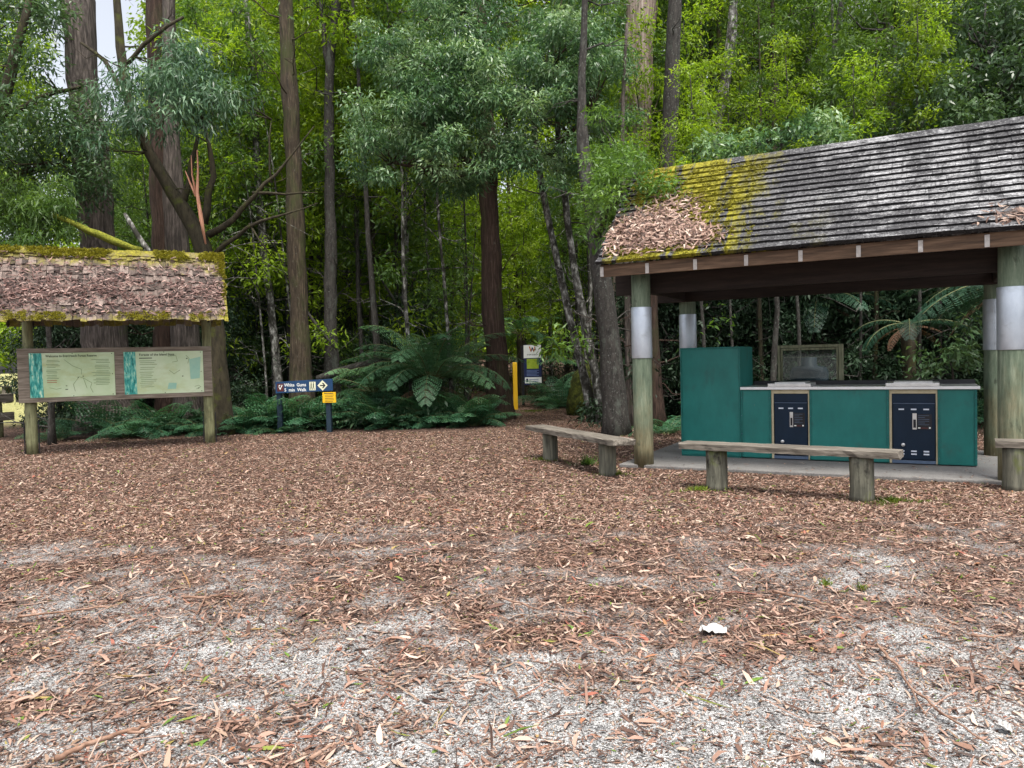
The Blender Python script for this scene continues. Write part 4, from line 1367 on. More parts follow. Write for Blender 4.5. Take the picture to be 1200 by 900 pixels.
# ------------------------------------------------------------------ small tufts
def tuft(px, py, r, n, label, mat='leaf_grass', h=.05):
    c = gp(px, py)
    a = rng.random(n) * 6.283; q = np.abs(rng.normal(0, .6, n)) * r * (.6 + .5 * np.sin(a * 3 + px))
    P = np.stack([c[0] + np.cos(a) * q * 1.6, c[1] + np.sin(a) * q, gz(c[0] + np.cos(a) * q * 1.6, c[1] + np.sin(a) * q) + .003], -1)
    D = unit(np.stack([rng.normal(0, .6, n), rng.normal(0, .6, n), np.ones(n) * .8], -1))
    V, F, rr = leaves(P, D, rand_dir(n), h * (.3 + .9 * rng.random(n)), .006 + .005 * rng.random(n), rng.random(n))
    o = mesh_np('grass_tuft', V, F, M[mat], None, rr)
    return tag(o, label, 'grass', None, 'stuff')


tuft(1045, 588, .26, 700, 'low green grass beside the right leg of the long bench')
tuft(820, 574, .22, 350, 'low green grass beside the left leg of the long bench')
tuft(640, 539, .22, 450, 'mossy grass by the far leg of the short bench')
tuft(720, 556, .2, 350, 'sparse grass by the near leg of the short bench')
tuft(688, 545, .14, 220, 'dark weed growing beside the short bench', 'leaf_mid', .16)
tuft(622, 482, .55, 900, 'yellow green grass at the foot of the trail sign')
tuft(455, 527, .1, 60, 'tiny green seedling in the leaf carpet')
tuft(1010, 692, .05, 40, 'small green weed in the leaves at right')
tuft(968, 685, .05, 40, 'little green weed in front of the long bench')

# ------------------------------------------------------------------ trees
def path_px(pts, Y):
    """pixel path (px, py, width in px) at depth Y (or per-point depth) -> world points, radii"""
    P = []; Rr = []
    for p in pts:
        y = p[3] if len(p) > 3 else Y
        P.append(at(p[0], p[1], y)); Rr.append(p[2] * .5 * y / FPX)
    return P, Rr


def smooth_path(P, Rr, step=.45, wob=.07):
    P = np.array(P, float); Rr = np.array(Rr, float)
    d = np.r_[0, np.cumsum(np.linalg.norm(np.diff(P, axis=0), axis=1))]
    n = max(3, int(d[-1] / step) + 1)
    t = np.linspace(0, d[-1], n)
    Q = np.stack([np.interp(t, d, P[:, k]) for k in range(3)], -1); q = np.interp(t, d, Rr)
    for _ in range(3):
        Q[1:-1] = (Q[:-2] + 2 * Q[1:-1] + Q[2:]) / 4
        q[1:-1] = (q[:-2] + 2 * q[1:-1] + q[2:]) / 4
    Q[1:-1] += rng.normal(0, 1, (len(Q) - 2, 3)) * q[1:-1, None] * wob
    return Q, q


def add_trunk(mb, P, Rr, mat, seg=16, rough=.05, flare=True, seed=0, root=None):
    P = [np.array(p, float) for p in P]; Rr = list(Rr)
    if root is not None:           # run the trunk down to the ground
        P.insert(0, np.array([root[0], root[1], gz(root[0], root[1]) - .15])); Rr.insert(0, Rr[0] * 1.0)
    Q, q = smooth_path(P, Rr)
    if flare:
        h = Q[:, 2] - Q[0, 2]
        q = q * (1 + .6 * np.exp(-h / .5)) * (1 + .05 * np.sin(h * 1.9 + seed) + .04 * np.sin(h * 4.3 + seed * 2))
    mb.tube(Q, q, mat, seg, rough, seed=seed)
    return Q, q


def top_up(P, Rr, ztop, taper=.6, wob=.4):
    """carry a trunk on above the picture"""
    a, b = P[-2], P[-1]
    d = (b - a) / max(1e-6, np.linalg.norm(b - a)); d = unit(d * .5 + np.array([0, 0, .6]))
    r = Rr[-1]; z0 = b[2]; k = 0
    while P[-1][2] < ztop and k < 12:
        k += 1
        P.append(P[-1] + d * 1.8 + np.array([random.uniform(-wob, wob) * .4, random.uniform(-wob, wob) * .4, 0]))
        Rr.append(max(.03, r * (1 - (1 - taper) * (P[-1][2] - z0) / max(.1, ztop - z0))))
    return P, Rr


def twigs(mb, centres, anchors, r0, mat, r1=.006):
    """thin limbs from the nearest anchor point to each clump centre"""
    A = np.array(anchors)
    for c in centres:
        d = np.linalg.norm(A - c, axis=1) + 1.2 * np.maximum(0, A[:, 2] - c[2])
        a = A[int(np.argmin(d))]
        L = np.linalg.norm(c - a)
        m = (a + c) / 2 + np.array([0, 0, -.08 * L]) + rng.normal(0, .06, 3) * L
        mb.tube([a, a * .5 + m * .5 + rng.normal(0, .03, 3) * L, m, m * .5 + c * .5, c], [r0, r0 * .8, r0 * .6, r0 * .4, r1], mat, 5, .1, False, seed=int(L * 100))


def high_crown(P, n, spread, L, mat, parent, height=5):
    """the crown above the picture of a tall tree"""
    t = np.array(P[-1])
    C = t + rng.normal(0, 1, (n, 3)) * np.array([spread, spread, height * .4]) + np.array([0, 0, -.5])
    return crown_obj('crown', C, .55 + .3 * rng.random(n), 60, L, mat, parent, ratio=.25)


def px_tree(name, label, bark, Y, path, ztop=18, limbs=(), group=None, seg=16, rough=.06, high=0, seed=1, leafmat='leaf_mid', crown=None, root=None, twig_r=.02, dead=9):
    """a tree whose trunk follows the photograph at its own depth; crown = (clump centres, radii, leaves per clump, leaf length, material)"""
    P, Rr = path_px(path, Y)
    base = np.array([P[0][0], P[0][1], 0]) if root is None else np.array(root)
    base[2] = gz(base[0], base[1])
    e = empty(name, (0, 0, 0), 0, label, 'tree', group)
    mb = MB()
    if ztop: P, Rr = top_up(P, Rr, ztop)
    Q, q = add_trunk(mb, P, Rr, M[bark], seg, rough, True, seed, root=base)
    anch = [Q]
    for lb in limbs:
        lp, lr = path_px(lb, Y)
        Q2, q2 = smooth_path(lp, lr, .3, .45)
        mb.tube(Q2, q2, M[bark], 9, rough, seed=seed + 5)
        anch.append(Q2)
    anch = np.concatenate(anch)
    for k in range(dead):
        i_ = random.randint(int(len(Q) * .12), max(int(len(Q) * .12) + 1, int(len(Q) * .75)))
        az = random.uniform(0, 6.28); ln = random.uniform(.5, 1.7); el = random.uniform(-.25, .7)
        d = np.array([math.cos(az) * math.cos(el), math.sin(az) * math.cos(el), math.sin(el)])
        pp = [Q[i_] + d * ln * t + rng.normal(0, .07, 3) * ln * (t > 0) for t in (0, .25, .5, .75, 1)]
        mb.tube(pp, [min(.022, q[i_] * .5), .016, .012, .008, .003], M[bark], 5, .1, False, seed=k)
        mb.tube([pp[2], pp[2] + (d + rng.normal(0, .6, 3)) * ln * .25, pp[2] + (d + rng.normal(0, .5, 3)) * ln * .45], [.01, .007, .003], M[bark], 4, 0, False)
    if crown:
        C, rad, per, L, lm, kw = crown
        sel = C[rng.random(len(C)) < kw.pop('twig', .6)]
        twigs(mb, sel, anch, twig_r, M[bark])
        off = np.array(e.location)
        crown_obj('crown', C, rad, per, L, M[lm], e, **kw)
    elif high:
        high_crown(P, high, 1.6, .16, M[leafmat], e)
    mb.build('trunk', e)
    return e


def blob(ells, dens):
    """clump centres from pixel ellipses (cx, cy, rx, ry, depth, depth spread)"""
    out = []
    for (cx, cy_, rx, ry, Y, sy) in ells:
        n = max(3, int(dens * rx * ry / 100))
        for _ in range(n):
            a = random.random() * 6.283; q = math.sqrt(random.random())
            out.append(at(cx + rx * q * math.cos(a), cy_ + ry * q * math.sin(a), Y + random.uniform(-1, 1) * sy))
    return np.array(out)


# --- left group behind the information board
px_tree('gum_tree', 'massive grey brown gum trunk rising behind the left end of the board roof', 'bark_grey', 17.5,
        [(130, 470, 56), (125, 400, 48), (116, 300, 42), (108, 220, 38), (98, 100, 34), (90, 0, 33)], 20, seg=22, rough=.07, high=26, seed=2, leafmat='leaf_mid')
px_tree('stringybark_tree', 'reddish brown fibrous trunk behind the middle of the board roof', 'bark_red', 18.5,
        [(200, 470, 34), (197, 380, 31), (193, 290, 28), (190, 150, 26), (187, 60, 25), (182, 0, 24)], 20, seg=18, rough=.07, high=18, seed=3)
px_tree('stringybark_tree', 'grey trunk close beside the reddish trunk behind the board roof', 'bark_grey', 17.8,
        [(222, 470, 34), (216, 380, 30), (207, 290, 26), (202, 190, 20), (200, 90, 16), (197, 0, 14)], 18, seg=16, rough=.06, high=14, seed=4)
C = blob([(190, 112, 72, 42, 15.6, .8), (215, 80, 40, 30, 15.6, .6), (150, 128, 38, 22, 15.4, .6), (240, 130, 30, 24, 15.4, .5), (215, 55, 25, 25, 16, .6), (110, 160, 30, 22, 15.6, .5), (262, 118, 18, 16, 15.4, .4)], .75)
px_tree('blackwood_tree', 'twisted dark mossy tree with drooping blue green leaves above the board', 'bark_moss', 16.2,
        [(256, 480, 26), (252, 400, 22), (247, 320, 20), (238, 272, 18), (212, 245, 15), (188, 200, 13), (165, 165, 12), (150, 130, 11), (142, 70, 10), (137, 0, 9)], 9.5,
        limbs=[[(244, 275, 9), (262, 262, 7), (280, 252, 6), (296, 226, 5), (318, 214, 4), (338, 190, 3), (350, 168, 2), (368, 148, 1)], [(296, 226, 4), (322, 232, 3), (348, 222, 2), (372, 226, 1)], [(318, 214, 3), (312, 180, 2), (318, 140, 1)], [(238, 262, 10), (252, 215, 7), (247, 175, 5), (240, 150, 4)], [(212, 245, 9), (225, 200, 6), (232, 160, 4)],
               [(150, 120, 7), (115, 55, 4), (95, 50, 3)], [(143, 80, 6), (175, 40, 4), (215, 20, 3)], [(250, 300, 7), (270, 285, 5), (292, 262, 4), (318, 254, 3), (346, 250, 2), (372, 238, 1)], [(292, 262, 3), (300, 285, 2), (318, 300, 1)]],
        crown=(C, .42 + .15 * rng.random(len(C)), 130, .17, 'leaf_wattle', dict(ratio=.17, down=.75, leafdroop=.3, twig=.5)), seed=5, rough=.12)
C = blob([(25, 50, 50, 62, 16.5, 1.2), (30, 140, 50, 50, 16, 1), (75, 200, 50, 50, 16.5, 1), (20, 215, 40, 40, 15.8, .7), (85, 120, 25, 25, 16.5, .7), (100, 185, 34, 34, 15.9, .5), (60, 165, 40, 40, 15.9, .6), (20, 5, 50, 30, 17, 1), (30, 285, 40, 16, 14.9, .4), (-60, 120, 60, 160, 16, 2)], .42)
px_tree('wattle_tree', 'dark leafy tree overhanging the left end of the information board', 'bark_moss', 16.0,
        [(-60, 500, 22), (-50, 380, 20), (-30, 250, 17), (-5, 150, 14), (20, 60, 10), (35, 0, 8)], 9,
        limbs=[[(-30, 250, 8), (20, 200, 6), (70, 190, 4)], [(-5, 150, 8), (45, 110, 6), (100, 100, 3)]],
        crown=(C, .5 + .2 * rng.random(len(C)), 190, .13, 'leaf_dark', dict(ratio=.3, twig=.5)), seed=6)
C = blob([(45, 258, 50, 22, 14.7, .35), (20, 283, 34, 12, 14.5, .3), (75, 230, 26, 18, 14.9, .3), (15, 235, 30, 25, 14.8, .3)], 1.1)
px_tree('wattle_sapling', 'young wattle with long bright leaves just behind the board roof', 'bark_dark', 14.9,
        [(60, 500, 7), (58, 400, 6), (55, 320, 5), (50, 262, 3)], 0, crown=(C, .32, 130, .17, 'leaf_mid', dict(ratio=.15, down=.6, leafdroop=.3, twig=.7)), seed=8, seg=8, twig_r=.012)
# moss covered bough lying on the ridge, peeled bark strip
mb = MB(); P, Rr = path_px([(62, 252, 5), (80, 258, 6), (103, 271, 8), (128, 279, 9), (147, 289, 9), (166, 293.5, 7)], 14.6)
Q, q = smooth_path(P, Rr, .15); mb.tube(Q, q, M['moss'], 12, .16, seed=4)
tag(mb.build('mossy_branch'), 'thick yellow moss covered bough leaning on the board roof ridge', 'branch')
mb = MB(); P, Rr = path_px([(146, 250, 4), (155, 268, 6), (168, 285, 7), (177, 297, 6)], 14.75)
Q, q = smooth_path(P, Rr, .2); mb.tube(Q, q, M['bark_lichen'], 8, .1, seed=2)
tag(mb.build('dead_branch'), 'pale lichen crusted branch leaning behind the board roof ridge', 'branch')
mb = MB()
for pts in ([(231, 176, 1.5), (232, 200, 2), (231, 226, 4), (236, 258, 5), (241, 286, 2)], [(217, 200, 1), (223, 215, 2), (230, 230, 4)], [(224, 182, 1), (225, 205, 1.5), (230, 228, 3)]):
    P, Rr = path_px(pts, 15.6); mb.tube(P, Rr, M['bark_strip'], 6, .2, seed=3)
tag(mb.build('bark_strip'), 'peeled orange bark strip hanging from the twisted mossy tree', 'bark strip')

# --- middle
px_tree('gum_sapling', 'slender pale lichen trunk left of the straight brown trunk', 'bark_lichen', 19,
        [(328, 470, 10), (318, 360, 9), (309, 300, 9), (303, 230, 8), (300, 150, 8), (293, 60, 7), (288, 0, 6)], 12, seg=10, high=8, seed=11)
px_tree('stringybark_tree', 'straight brown fibrous trunk directly behind the blue direction sign', 'bark_brown', 17.8,
        [(354, 470, 26), (352, 420, 23), (349, 320, 21), (344, 200, 19), (339, 100, 18), (335, 0, 17)], 20, seg=16, high=18, seed=12)
px_tree('lichen_tree', 'straight trunk mottled with pale lichen, right of the brown trunk', 'bark_dark', 19,
        [(390, 470, 18), (388, 400, 16), (387, 300, 14), (386, 200, 12), (385, 120, 11), (388, 50, 11), (396, 0, 10)], 16,
        limbs=[[(386, 100, 6), (380, 50, 5), (376, 0, 4)]], seg=12, high=12, seed=13)
EL = [(560, 55, 150, 62, 16, 1.3), (470, 150, 70, 45, 15.5, 1), (655, 85, 75, 70, 16, 1.2), (555, 150, 105, 55, 15.6, 1.2), (500, 205, 70, 30, 15.6, .8), (620, 195, 75, 42, 15.8, 1),
      (700, 115, 48, 80, 16.2, .8), (680, 30, 50, 50, 16.5, 1), (560, -40, 170, 50, 16.5, 1.5), (440, 185, 40, 26, 15.4, .6), (500, 95, 75, 40, 15.6, .9), (590, 110, 80, 50, 15.2, .7)]
C = blob(EL, .52)
px_tree('blackwood_tree', 'reddish brown trunk carrying the large blue green crown over the clearing', 'bark_red', 18.5,
        [(584, 440, 27), (579, 380, 25), (575, 300, 23), (573, 220, 21), (570, 140, 18), (566, 60, 14), (560, -40, 10)], 11,
        limbs=[[(574, 230, 10, 18.5), (600, 130, 8, 17.5), (640, 90, 5, 16.4)], [(573, 210, 11, 18.5), (530, 170, 8, 17), (480, 140, 5, 15.8)], [(570, 150, 9, 18.5), (545, 110, 7, 17), (520, 80, 5, 16)],
               [(572, 200, 8, 18.5), (640, 190, 6, 17), (690, 130, 4, 16)], [(568, 100, 8, 18.5), (560, 40, 6, 17.2), (540, 0, 4, 16.4)], [(573, 200, 8, 18.5), (520, 205, 6, 17), (460, 190, 3, 15.6)]],
        crown=(C, .34 + .22 * rng.random(len(C)), 230, .115, 'leaf_blue', dict(ratio=.27, down=.35, leafdroop=.22, twig=.5, squash=.6)), seed=14)
px_tree('birchlike_tree', 'left stem of the slim leaning pale trunks behind the short bench', 'bark_lichen', 17.4,
        [(697, 492, 12), (684, 440, 10), (668, 375, 9), (652, 300, 8), (640, 250, 8), (630, 190, 7), (622, 110, 5)], 9, seg=10, high=8, seed=15, leafmat='leaf_blue')
px_tree('birchlike_tree', 'right stem of the slim leaning pale trunks behind the short bench', 'bark_lichen', 17.0,
        [(708, 495, 13), (698, 440, 10), (688, 390, 9), (673, 320, 9), (664, 250, 8), (655, 170, 7), (650, 110, 5)], 9, seg=10, high=8, seed=16, leafmat='leaf_blue')
C = np.concatenate([blob([(748, 222, 50, 34, 10.5, .25), (700, 265, 18, 28, 11.3, .3), (725, 205, 42, 34, 11.2, .4), (775, 218, 24, 14, 10.4, .15), (715, 170, 34, 40, 12, .6), (705, 235, 24, 40, 11.6, .4)], .95)])
px_tree('blackwood_tree', 'black trunk with lichen at the left gable of the shelter', 'bark_dark', 14.2,
        [(722, 500, 27), (717, 440, 24), (712, 380, 22), (706, 330, 24), (701, 290, 26), (694, 240, 20), (684, 190, 15), (680, 130, 11), (684, 60, 8)], 9.5,
        limbs=[[(701, 280, 10, 14.2), (712, 240, 8, 12.8), (745, 225, 5, 10.8)], [(690, 225, 9, 14.2), (712, 190, 7, 12.9), (720, 165, 4, 12)]],
        crown=(C, .24 + .1 * rng.random(len(C)), 95, .09, 'leaf_mid', dict(ratio=.24, twig=.7)), seed=17, rough=.08, twig_r=.012)
# --- right, behind the shelter
px_tree('gum_tree', 'broad pale pinkish gum trunk rising behind the left end of the shelter', 'bark_pale', 21,
        [(738, 470, 42), (738, 360, 40), (741, 200, 38), (747, 100, 37), (752, 0, 34)], 22, seg=22, rough=.07, high=26, seed=18)
px_tree('blackwood_tree', 'straight dark trunk right of the pale gum above the mossy roof', 'bark_dark', 17.5,
        [(779, 470, 21), (780, 360, 20), (782, 200, 19), (787, 100, 18), (791, 0, 16)], 17, seg=14, high=14, seed=19)
px_tree('stringybark_tree', 'reddish trunk just behind the left shelter post', 'bark_red', 15.2,
        [(772, 505, 16), (766, 420, 14), (764, 340, 13), (762, 280, 11), (759, 225, 7)], 0, seg=12, high=8, seed=20)
px_tree('gum_sapling', 'thin grey trunk close to the left side of the shelter post', 'bark_grey', 15.6,
        [(738, 495, 9), (737, 420, 8), (735, 340, 7), (731, 240, 6)], 7, seg=8, high=5, seed=21)
px_tree('lichen_tree', 'forked mossy trunk with pale upper stem above the shelter ridge', 'bark_lichen', 19,
        [(828, 470, 19), (830, 300, 17), (831, 190, 16), (836, 150, 15), (848, 110, 13), (857, 60, 12), (860, 0, 10)], 13, limbs=[[(833, 165, 9), (824, 130, 7), (822, 100, 5)], [(835, 150, 6), (800, 180, 4)]], seg=12, high=10, seed=22)
for (lab, path, Y, bk) in (('slim grey stem leaning left above the middle of the shelter ridge', [(918, 420, 9), (914, 140, 8), (905, 60, 7), (893, 0, 6)], 22, 'bark_lichen'),
                           ('slim pale stem curving above the middle of the ridge', [(930, 420, 9), (938, 150, 8), (948, 60, 6), (956, 0, 5)], 23, 'bark_lichen'),
                           ('slender dark stem leaning right above the right half of the ridge', [(965, 420, 9), (970, 130, 8), (978, 60, 7), (987, 0, 6)], 24, 'bark_dark'),
                           ('thin dark stem above the ridge right of the forked trunk', [(890, 420, 6), (893, 140, 6), (898, 0, 5)], 26, 'bark_dark'),
                           ('very thin stem above the ridge near the leafy right side', [(1000, 420, 6), (1001, 150, 5), (1004, 0, 4)], 27, 'bark_dark')):
    px_tree('gum_sapling', lab, bk, Y, path, 13, group='slim stems above the shelter ridge', seg=8, high=6, seed=int(path[0][0]))


def bush_px(name, label, ells, dens, rad, per, L, mat, bark='bark_dark', Y=14, stem=None, cat='tree', **kw):
    C = blob(ells, dens)
    b = at(stem[0], stem[1], Y); b[2] = gz(b[0], b[1])
    e = empty(name, (0, 0, 0), 0, label, cat)
    mb = MB()
    top = C.mean(0); 
    P = [b + (top - b) * t + rng.normal(0, .05, 3) * (t > 0) for t in np.linspace(0, 1, 8)]
    mb.tube(P, np.linspace(stem[2], stem[2] * .35, 8), M[bark], 9, .1, seed=3)
    twigs(mb, C[rng.random(len(C)) < .5], P, stem[2] * .3, M[bark])
    crown_obj('crown', C, rad * (.8 + .4 * rng.random(len(C))), per, L, M[mat], e, **kw)
    mb.build('trunk', e)
    return e


bush_px('leafy_tree', 'dense dark leafy tree over the right end of the shelter ridge', [(1150, 75, 65, 60, 15, 1.2), (1080, 110, 50, 40, 15, 1), (1190, 130, 40, 40, 14.5, .7), (1130, 20, 80, 40, 16, 1.2), (1230, 60, 60, 90, 15, 1.3), (1120, 145, 70, 20, 14.2, .4)], .5, .5, 170, .14,
        'leaf_dark', 'bark_dark', 15.5, (1130, 470, .14), ratio=.34)
bush_px('leafy_tree', 'lighter green tree high above the right half of the shelter roof', [(1040, 40, 55, 45, 18, 1.3), (1100, 0, 70, 40, 18.5, 1.3), (1010, 100, 35, 40, 17.5, 1), (990, 20, 40, 30, 19, 1)], .42, .6, 160, .14,
        'leaf_mid', 'bark_dark', 18.5, (1050, 470, .12), ratio=.3)
bush_px('understorey_shrub', 'blue green shrub showing over the middle of the shelter ridge', [(880, 172, 60, 18, 14.4, .5), (940, 158, 45, 18, 14.4, .5), (835, 180, 30, 14, 14.6, .4), (985, 150, 35, 20, 14.3, .4)], 1.0, .36, 120, .12,
        'leaf_blue', 'bark_dark', 14.6, (905, 480, .07), cat='shrub', ratio=.3)
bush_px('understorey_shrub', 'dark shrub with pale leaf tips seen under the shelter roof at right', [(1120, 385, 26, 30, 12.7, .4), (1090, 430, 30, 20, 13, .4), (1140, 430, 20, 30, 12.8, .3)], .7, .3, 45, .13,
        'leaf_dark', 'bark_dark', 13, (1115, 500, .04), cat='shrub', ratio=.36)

# ------------------------------------------------------------------ ferns
def frond_arrays(base, az, e0, length, arch, M_=24, K=7, wid=.42, tone=.5, tw=0):
    """a twice divided frond: leaflet rows on side ribs of an arching midrib"""
    t = np.linspace(0, 1, 40)
    el = e0 - arch * t ** 1.3
    st = length / 39
    hx = np.cumsum(np.cos(el) * st); hz = np.cumsum(np.sin(el) * st)
    rib = np.stack([hx * math.cos(az), hx * math.sin(az), hz], -1) + base
    side0 = np.array([-math.sin(az), math.cos(az), 0])
    Pp = []; Dd = []; Ll = []; Nn = []; Ww = []
    for m in range(M_):
        f = .14 + .86 * m / (M_ - 1)
        i = min(38, int(f * 39))
        c = rib[i]; tg = unit(rib[min(i + 1, 39)] - rib[max(i - 1, 0)])
        prof = wid * length * (math.sin(math.pi * min(1, (f - .05) ** .75 * .98)) ** .8 + .04)
        for s_ in (1, -1):
            d = unit(side0 * s_ + tg * .55 + np.array([0, 0, -.22]))
            nrm = unit(np.cross(tg, side0 * 1.0)); nrm = nrm * np.sign(nrm[2] + 1e-6)
            for k in range(K):
                q = (k + .5) / K
                p = c + d * prof * q + np.array([0, 0, -.18 * prof * q * q])
                wl = prof * .34 * (1 - q) ** .7 + .012
                dd2 = np.cross(d, nrm)
                for z_ in (1, -1):
                    Pp.append(p); Dd.append(unit(dd2 * z_ + d * .55 + np.array([random.uniform(-.3, .3), random.uniform(-.3, .3), random.uniform(-.25, .15)]))); Ll.append(min(wl, length * .86 / M_ * random.uniform(.38, .62))); Nn.append(nrm); Ww.append(prof / K * .8)
            Pp.append(c); Dd.append(d + np.array([0, 0, -.12])); Ll.append(prof * 1.02); Nn.append(nrm); Ww.append(.011)
    return rib, np.array(Pp), np.array(Dd), np.array(Ll), np.array(Nn), np.array(Ww)


def fern_mesh(nf, length, e_lo, e_hi, arch, base=(0, 0, 0), M_=20, K=5, wid=.4, az_lo=0, az_hi=6.283, ring=.05):
    Vs = []; Fs = []; Rs = []; n = 0; ribs = []
    for i in range(nf):
        az = az_lo + (az_hi - az_lo) * (i + random.uniform(-.35, .35)) / nf
        l = length * random.uniform(.72, 1.1)
        b = np.array(base) + np.array([math.cos(az), math.sin(az), 0]) * ring
        rib, P, D, L, Nn, W_ = frond_arrays(b, az, random.uniform(e_lo, e_hi), l, arch * random.uniform(.75, 1.25), M_, K, wid)
        tone = random.random()
        V, F, r = leaves(P, D, Nn + rng.normal(0, .12, P.shape), L, W_, np.clip(.55 * tone + .4 * rng.random(len(P)), 0, 1), .08, .05)
        Vs.append(V); Fs.append(F + n); Rs.append(r); n += len(V); ribs.append((rib, l))
    return np.concatenate(Vs), np.concatenate(Fs), np.concatenate(Rs), ribs


M['rib'] = mat_noise('fern_midrib', [(.3, (.06, .07, .025)), (.7, (.13, .14, .06))], 8, (1, 1, 1), .7, .2, .002)


def tree_fern(px, py, Y, hz_, nf, length, e_lo, e_hi, arch, label, M_=24, K=7, wid=.2, mat='leaf_fern', dead=6, az_lo=0, az_hi=6.283, trunk=True):
    b = at(px, py, Y); b[2] = gz(b[0], b[1])
    e = empty('tree_fern', b, 0, label, 'fern')
    V, F, r, ribs = fern_mesh(nf, length, e_lo, e_hi, arch, (0, 0, hz_), M_, K, wid, az_lo, az_hi, .08)
    mesh_np('frond_crown', V, F, M[mat], e, r)
    mb = MB()
    for rib, l in ribs: mb.tube(rib[::4], np.linspace(.018, .004, len(rib[::4])), M['rib'], 5, 0, False)
    mb.build('midribs', e)
    if trunk:
        mb = MB(); mb.tube([(0, 0, z) for z in np.linspace(-.1, hz_ + .05, 8)], [.16, .15, .14, .13, .13, .13, .14, .1], M['bark_moss'], 12, .2, seed=3); mb.build('trunk', e)
    if dead:
        V, F, r, ribs = fern_mesh(dead, length * .6, -.5, .1, .8, (0, 0, hz_ - .05), 22, 6, .16)
        mesh_np('dead_fronds', V, F, M['leaf_fern_brown'], e, r)
    return e


tree_fern(506, 470, 18.0, .95, 38, 2.2, .45, 1.4, 1.45, 'large spreading tree fern at the forest edge left of the trail sign', dead=5, M_=26, K=8)
tree_fern(440, 470, 18.8, .7, 16, 1.7, .3, 1.2, 1.5, 'smaller tree fern half hidden left of the large one', dead=0)
tree_fern(550, 470, 17.6, .3, 15, .95, .2, 1.1, 1.3, 'low fern crown at the right foot of the large tree fern', dead=0, M_=22)
tree_fern(612, 470, 27, 2.2, 14, 1.8, .1, .9, 1.3, 'sunlit tree fern in the forest above the trail sign', dead=0, M_=18, K=5)
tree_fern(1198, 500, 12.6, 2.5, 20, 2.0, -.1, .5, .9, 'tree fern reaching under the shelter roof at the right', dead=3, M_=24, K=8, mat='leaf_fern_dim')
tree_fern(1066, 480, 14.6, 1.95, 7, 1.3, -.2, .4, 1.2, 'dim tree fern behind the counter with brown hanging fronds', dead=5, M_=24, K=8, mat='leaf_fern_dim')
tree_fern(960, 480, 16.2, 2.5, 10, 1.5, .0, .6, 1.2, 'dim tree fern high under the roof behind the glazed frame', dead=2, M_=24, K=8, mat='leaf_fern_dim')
tree_fern(700, 470, 20.5, 1.0, 12, 1.5, .1, 1.0, 1.3, 'tree fern behind the mossy boulder', dead=0, M_=18, K=5)

# bracken: three kinds, copied along the forest edge
protos = []
for q, (nf, ln, e0, e1, ar) in enumerate(((13, .95, .5, 1.2, 1.2), (16, .75, .3, 1.1, 1.3), (11, 1.15, .6, 1.3, 1.1))):
    e = empty('bracken_fern', (0, 0, 0), 0)
    V, F, r, ribs = fern_mesh(nf, ln, e0, e1, ar, (0, 0, 0), 15, 5, .27, ring=.03)
    mesh_np('fronds', V, F, M['leaf_bracken'], e, r)
    mb = MB()
    for rib, l in ribs: mb.tube(rib[::5], np.linspace(.008, .003, len(rib[::5])), M['rib'], 4, 0, False)
    mb.build('midribs', e)
    protos.append(e)
spots = []
def fern_row(px0, px1, y0, y1, n, zone):
    for k in range(n):
        px = px0 + (px1 - px0) * (k + random.uniform(.1, .9)) / n
        Y_ = random.uniform(y0, y1)
        p = at(px, 480, Y_); spots.append((p[0], Y_, zone))
fern_row(60, 250, 15.8, 17.4, 8, 'bracken fern growing under the information board')
fern_row(255, 330, 16.2, 17.6, 9, 'bracken fern between the information board and the direction sign')
fern_row(330, 400, 16.8, 18.4, 9, 'bracken fern growing behind the direction sign')
fern_row(392, 470, 17.0, 18.6, 10, 'bracken fern between the direction sign and the large tree fern')
fern_row(470, 566, 16.8, 17.6, 9, 'bracken fern at the foot of the large tree fern')
fern_row(640, 700, 21, 25, 9, 'bracken fern growing between the trail sign and the leaning pale trunks')
fern_row(775, 1150, 13.6, 15.6, 16, 'bracken fern in the dark behind the barbecue counter')
used = [False] * 3
for i_, (x, y, zone) in enumerate(spots):
    k = i_ % 3
    o = protos[k] if not used[k] else copy_tree(protos[k]); used[k] = True
    s_ = random.uniform(.75, 1.25)
    o.location = (x, y, float(gz(x, y)) - .02); o.rotation_euler = (0, 0, random.uniform(0, 6.28)); o.scale = (s_, s_, s_ * random.uniform(.85, 1.1))
    tag(o, zone, 'fern', zone.replace('bracken fern', 'bracken ferns'))

# mossy boulder and fallen log
mb = MB(); c = at(690, 470, 19.6); c[2] = 0
vs = []; fs = []; n1, n2 = 14, 20
for i_ in range(n1 + 1):
    th = math.pi * i_ / n1
    for j in range(n2):
        ph = 2 * math.pi * j / n2
        q = 1 + .16 * math.sin(3 * ph + 2 * th) + .1 * math.sin(5 * th + ph) + random.uniform(-.04, .04)
        vs.append((.55 * q * math.sin(th) * math.cos(ph), .6 * q * math.sin(th) * math.sin(ph), .5 + .72 * q * math.cos(th)))
for i_ in range(n1):
    for j in range(n2):
        a = i_ * n2 + j; b = i_ * n2 + (j + 1) % n2
        fs.append((a, b, b + n2, a + n2))
mb.add(vs, fs, M['moss_dark'], True); o = mb.build('mossy_boulder'); o.location = c
tag(o, 'round mossy boulder behind the slim leaning pale trunks', 'boulder')
mb = MB(); P, Rr = path_px([(372, 445, 9), (395, 436, 10), (420, 428, 10), (450, 424, 9), (470, 421, 7)], 18.3)
Q, q = smooth_path(P, Rr, .25); mb.tube(Q, q, M['bark_dark'], 10, .1, seed=9)
tag(mb.build('fallen_log'), 'dark fallen log propped above the ferns right of the direction sign', 'log')
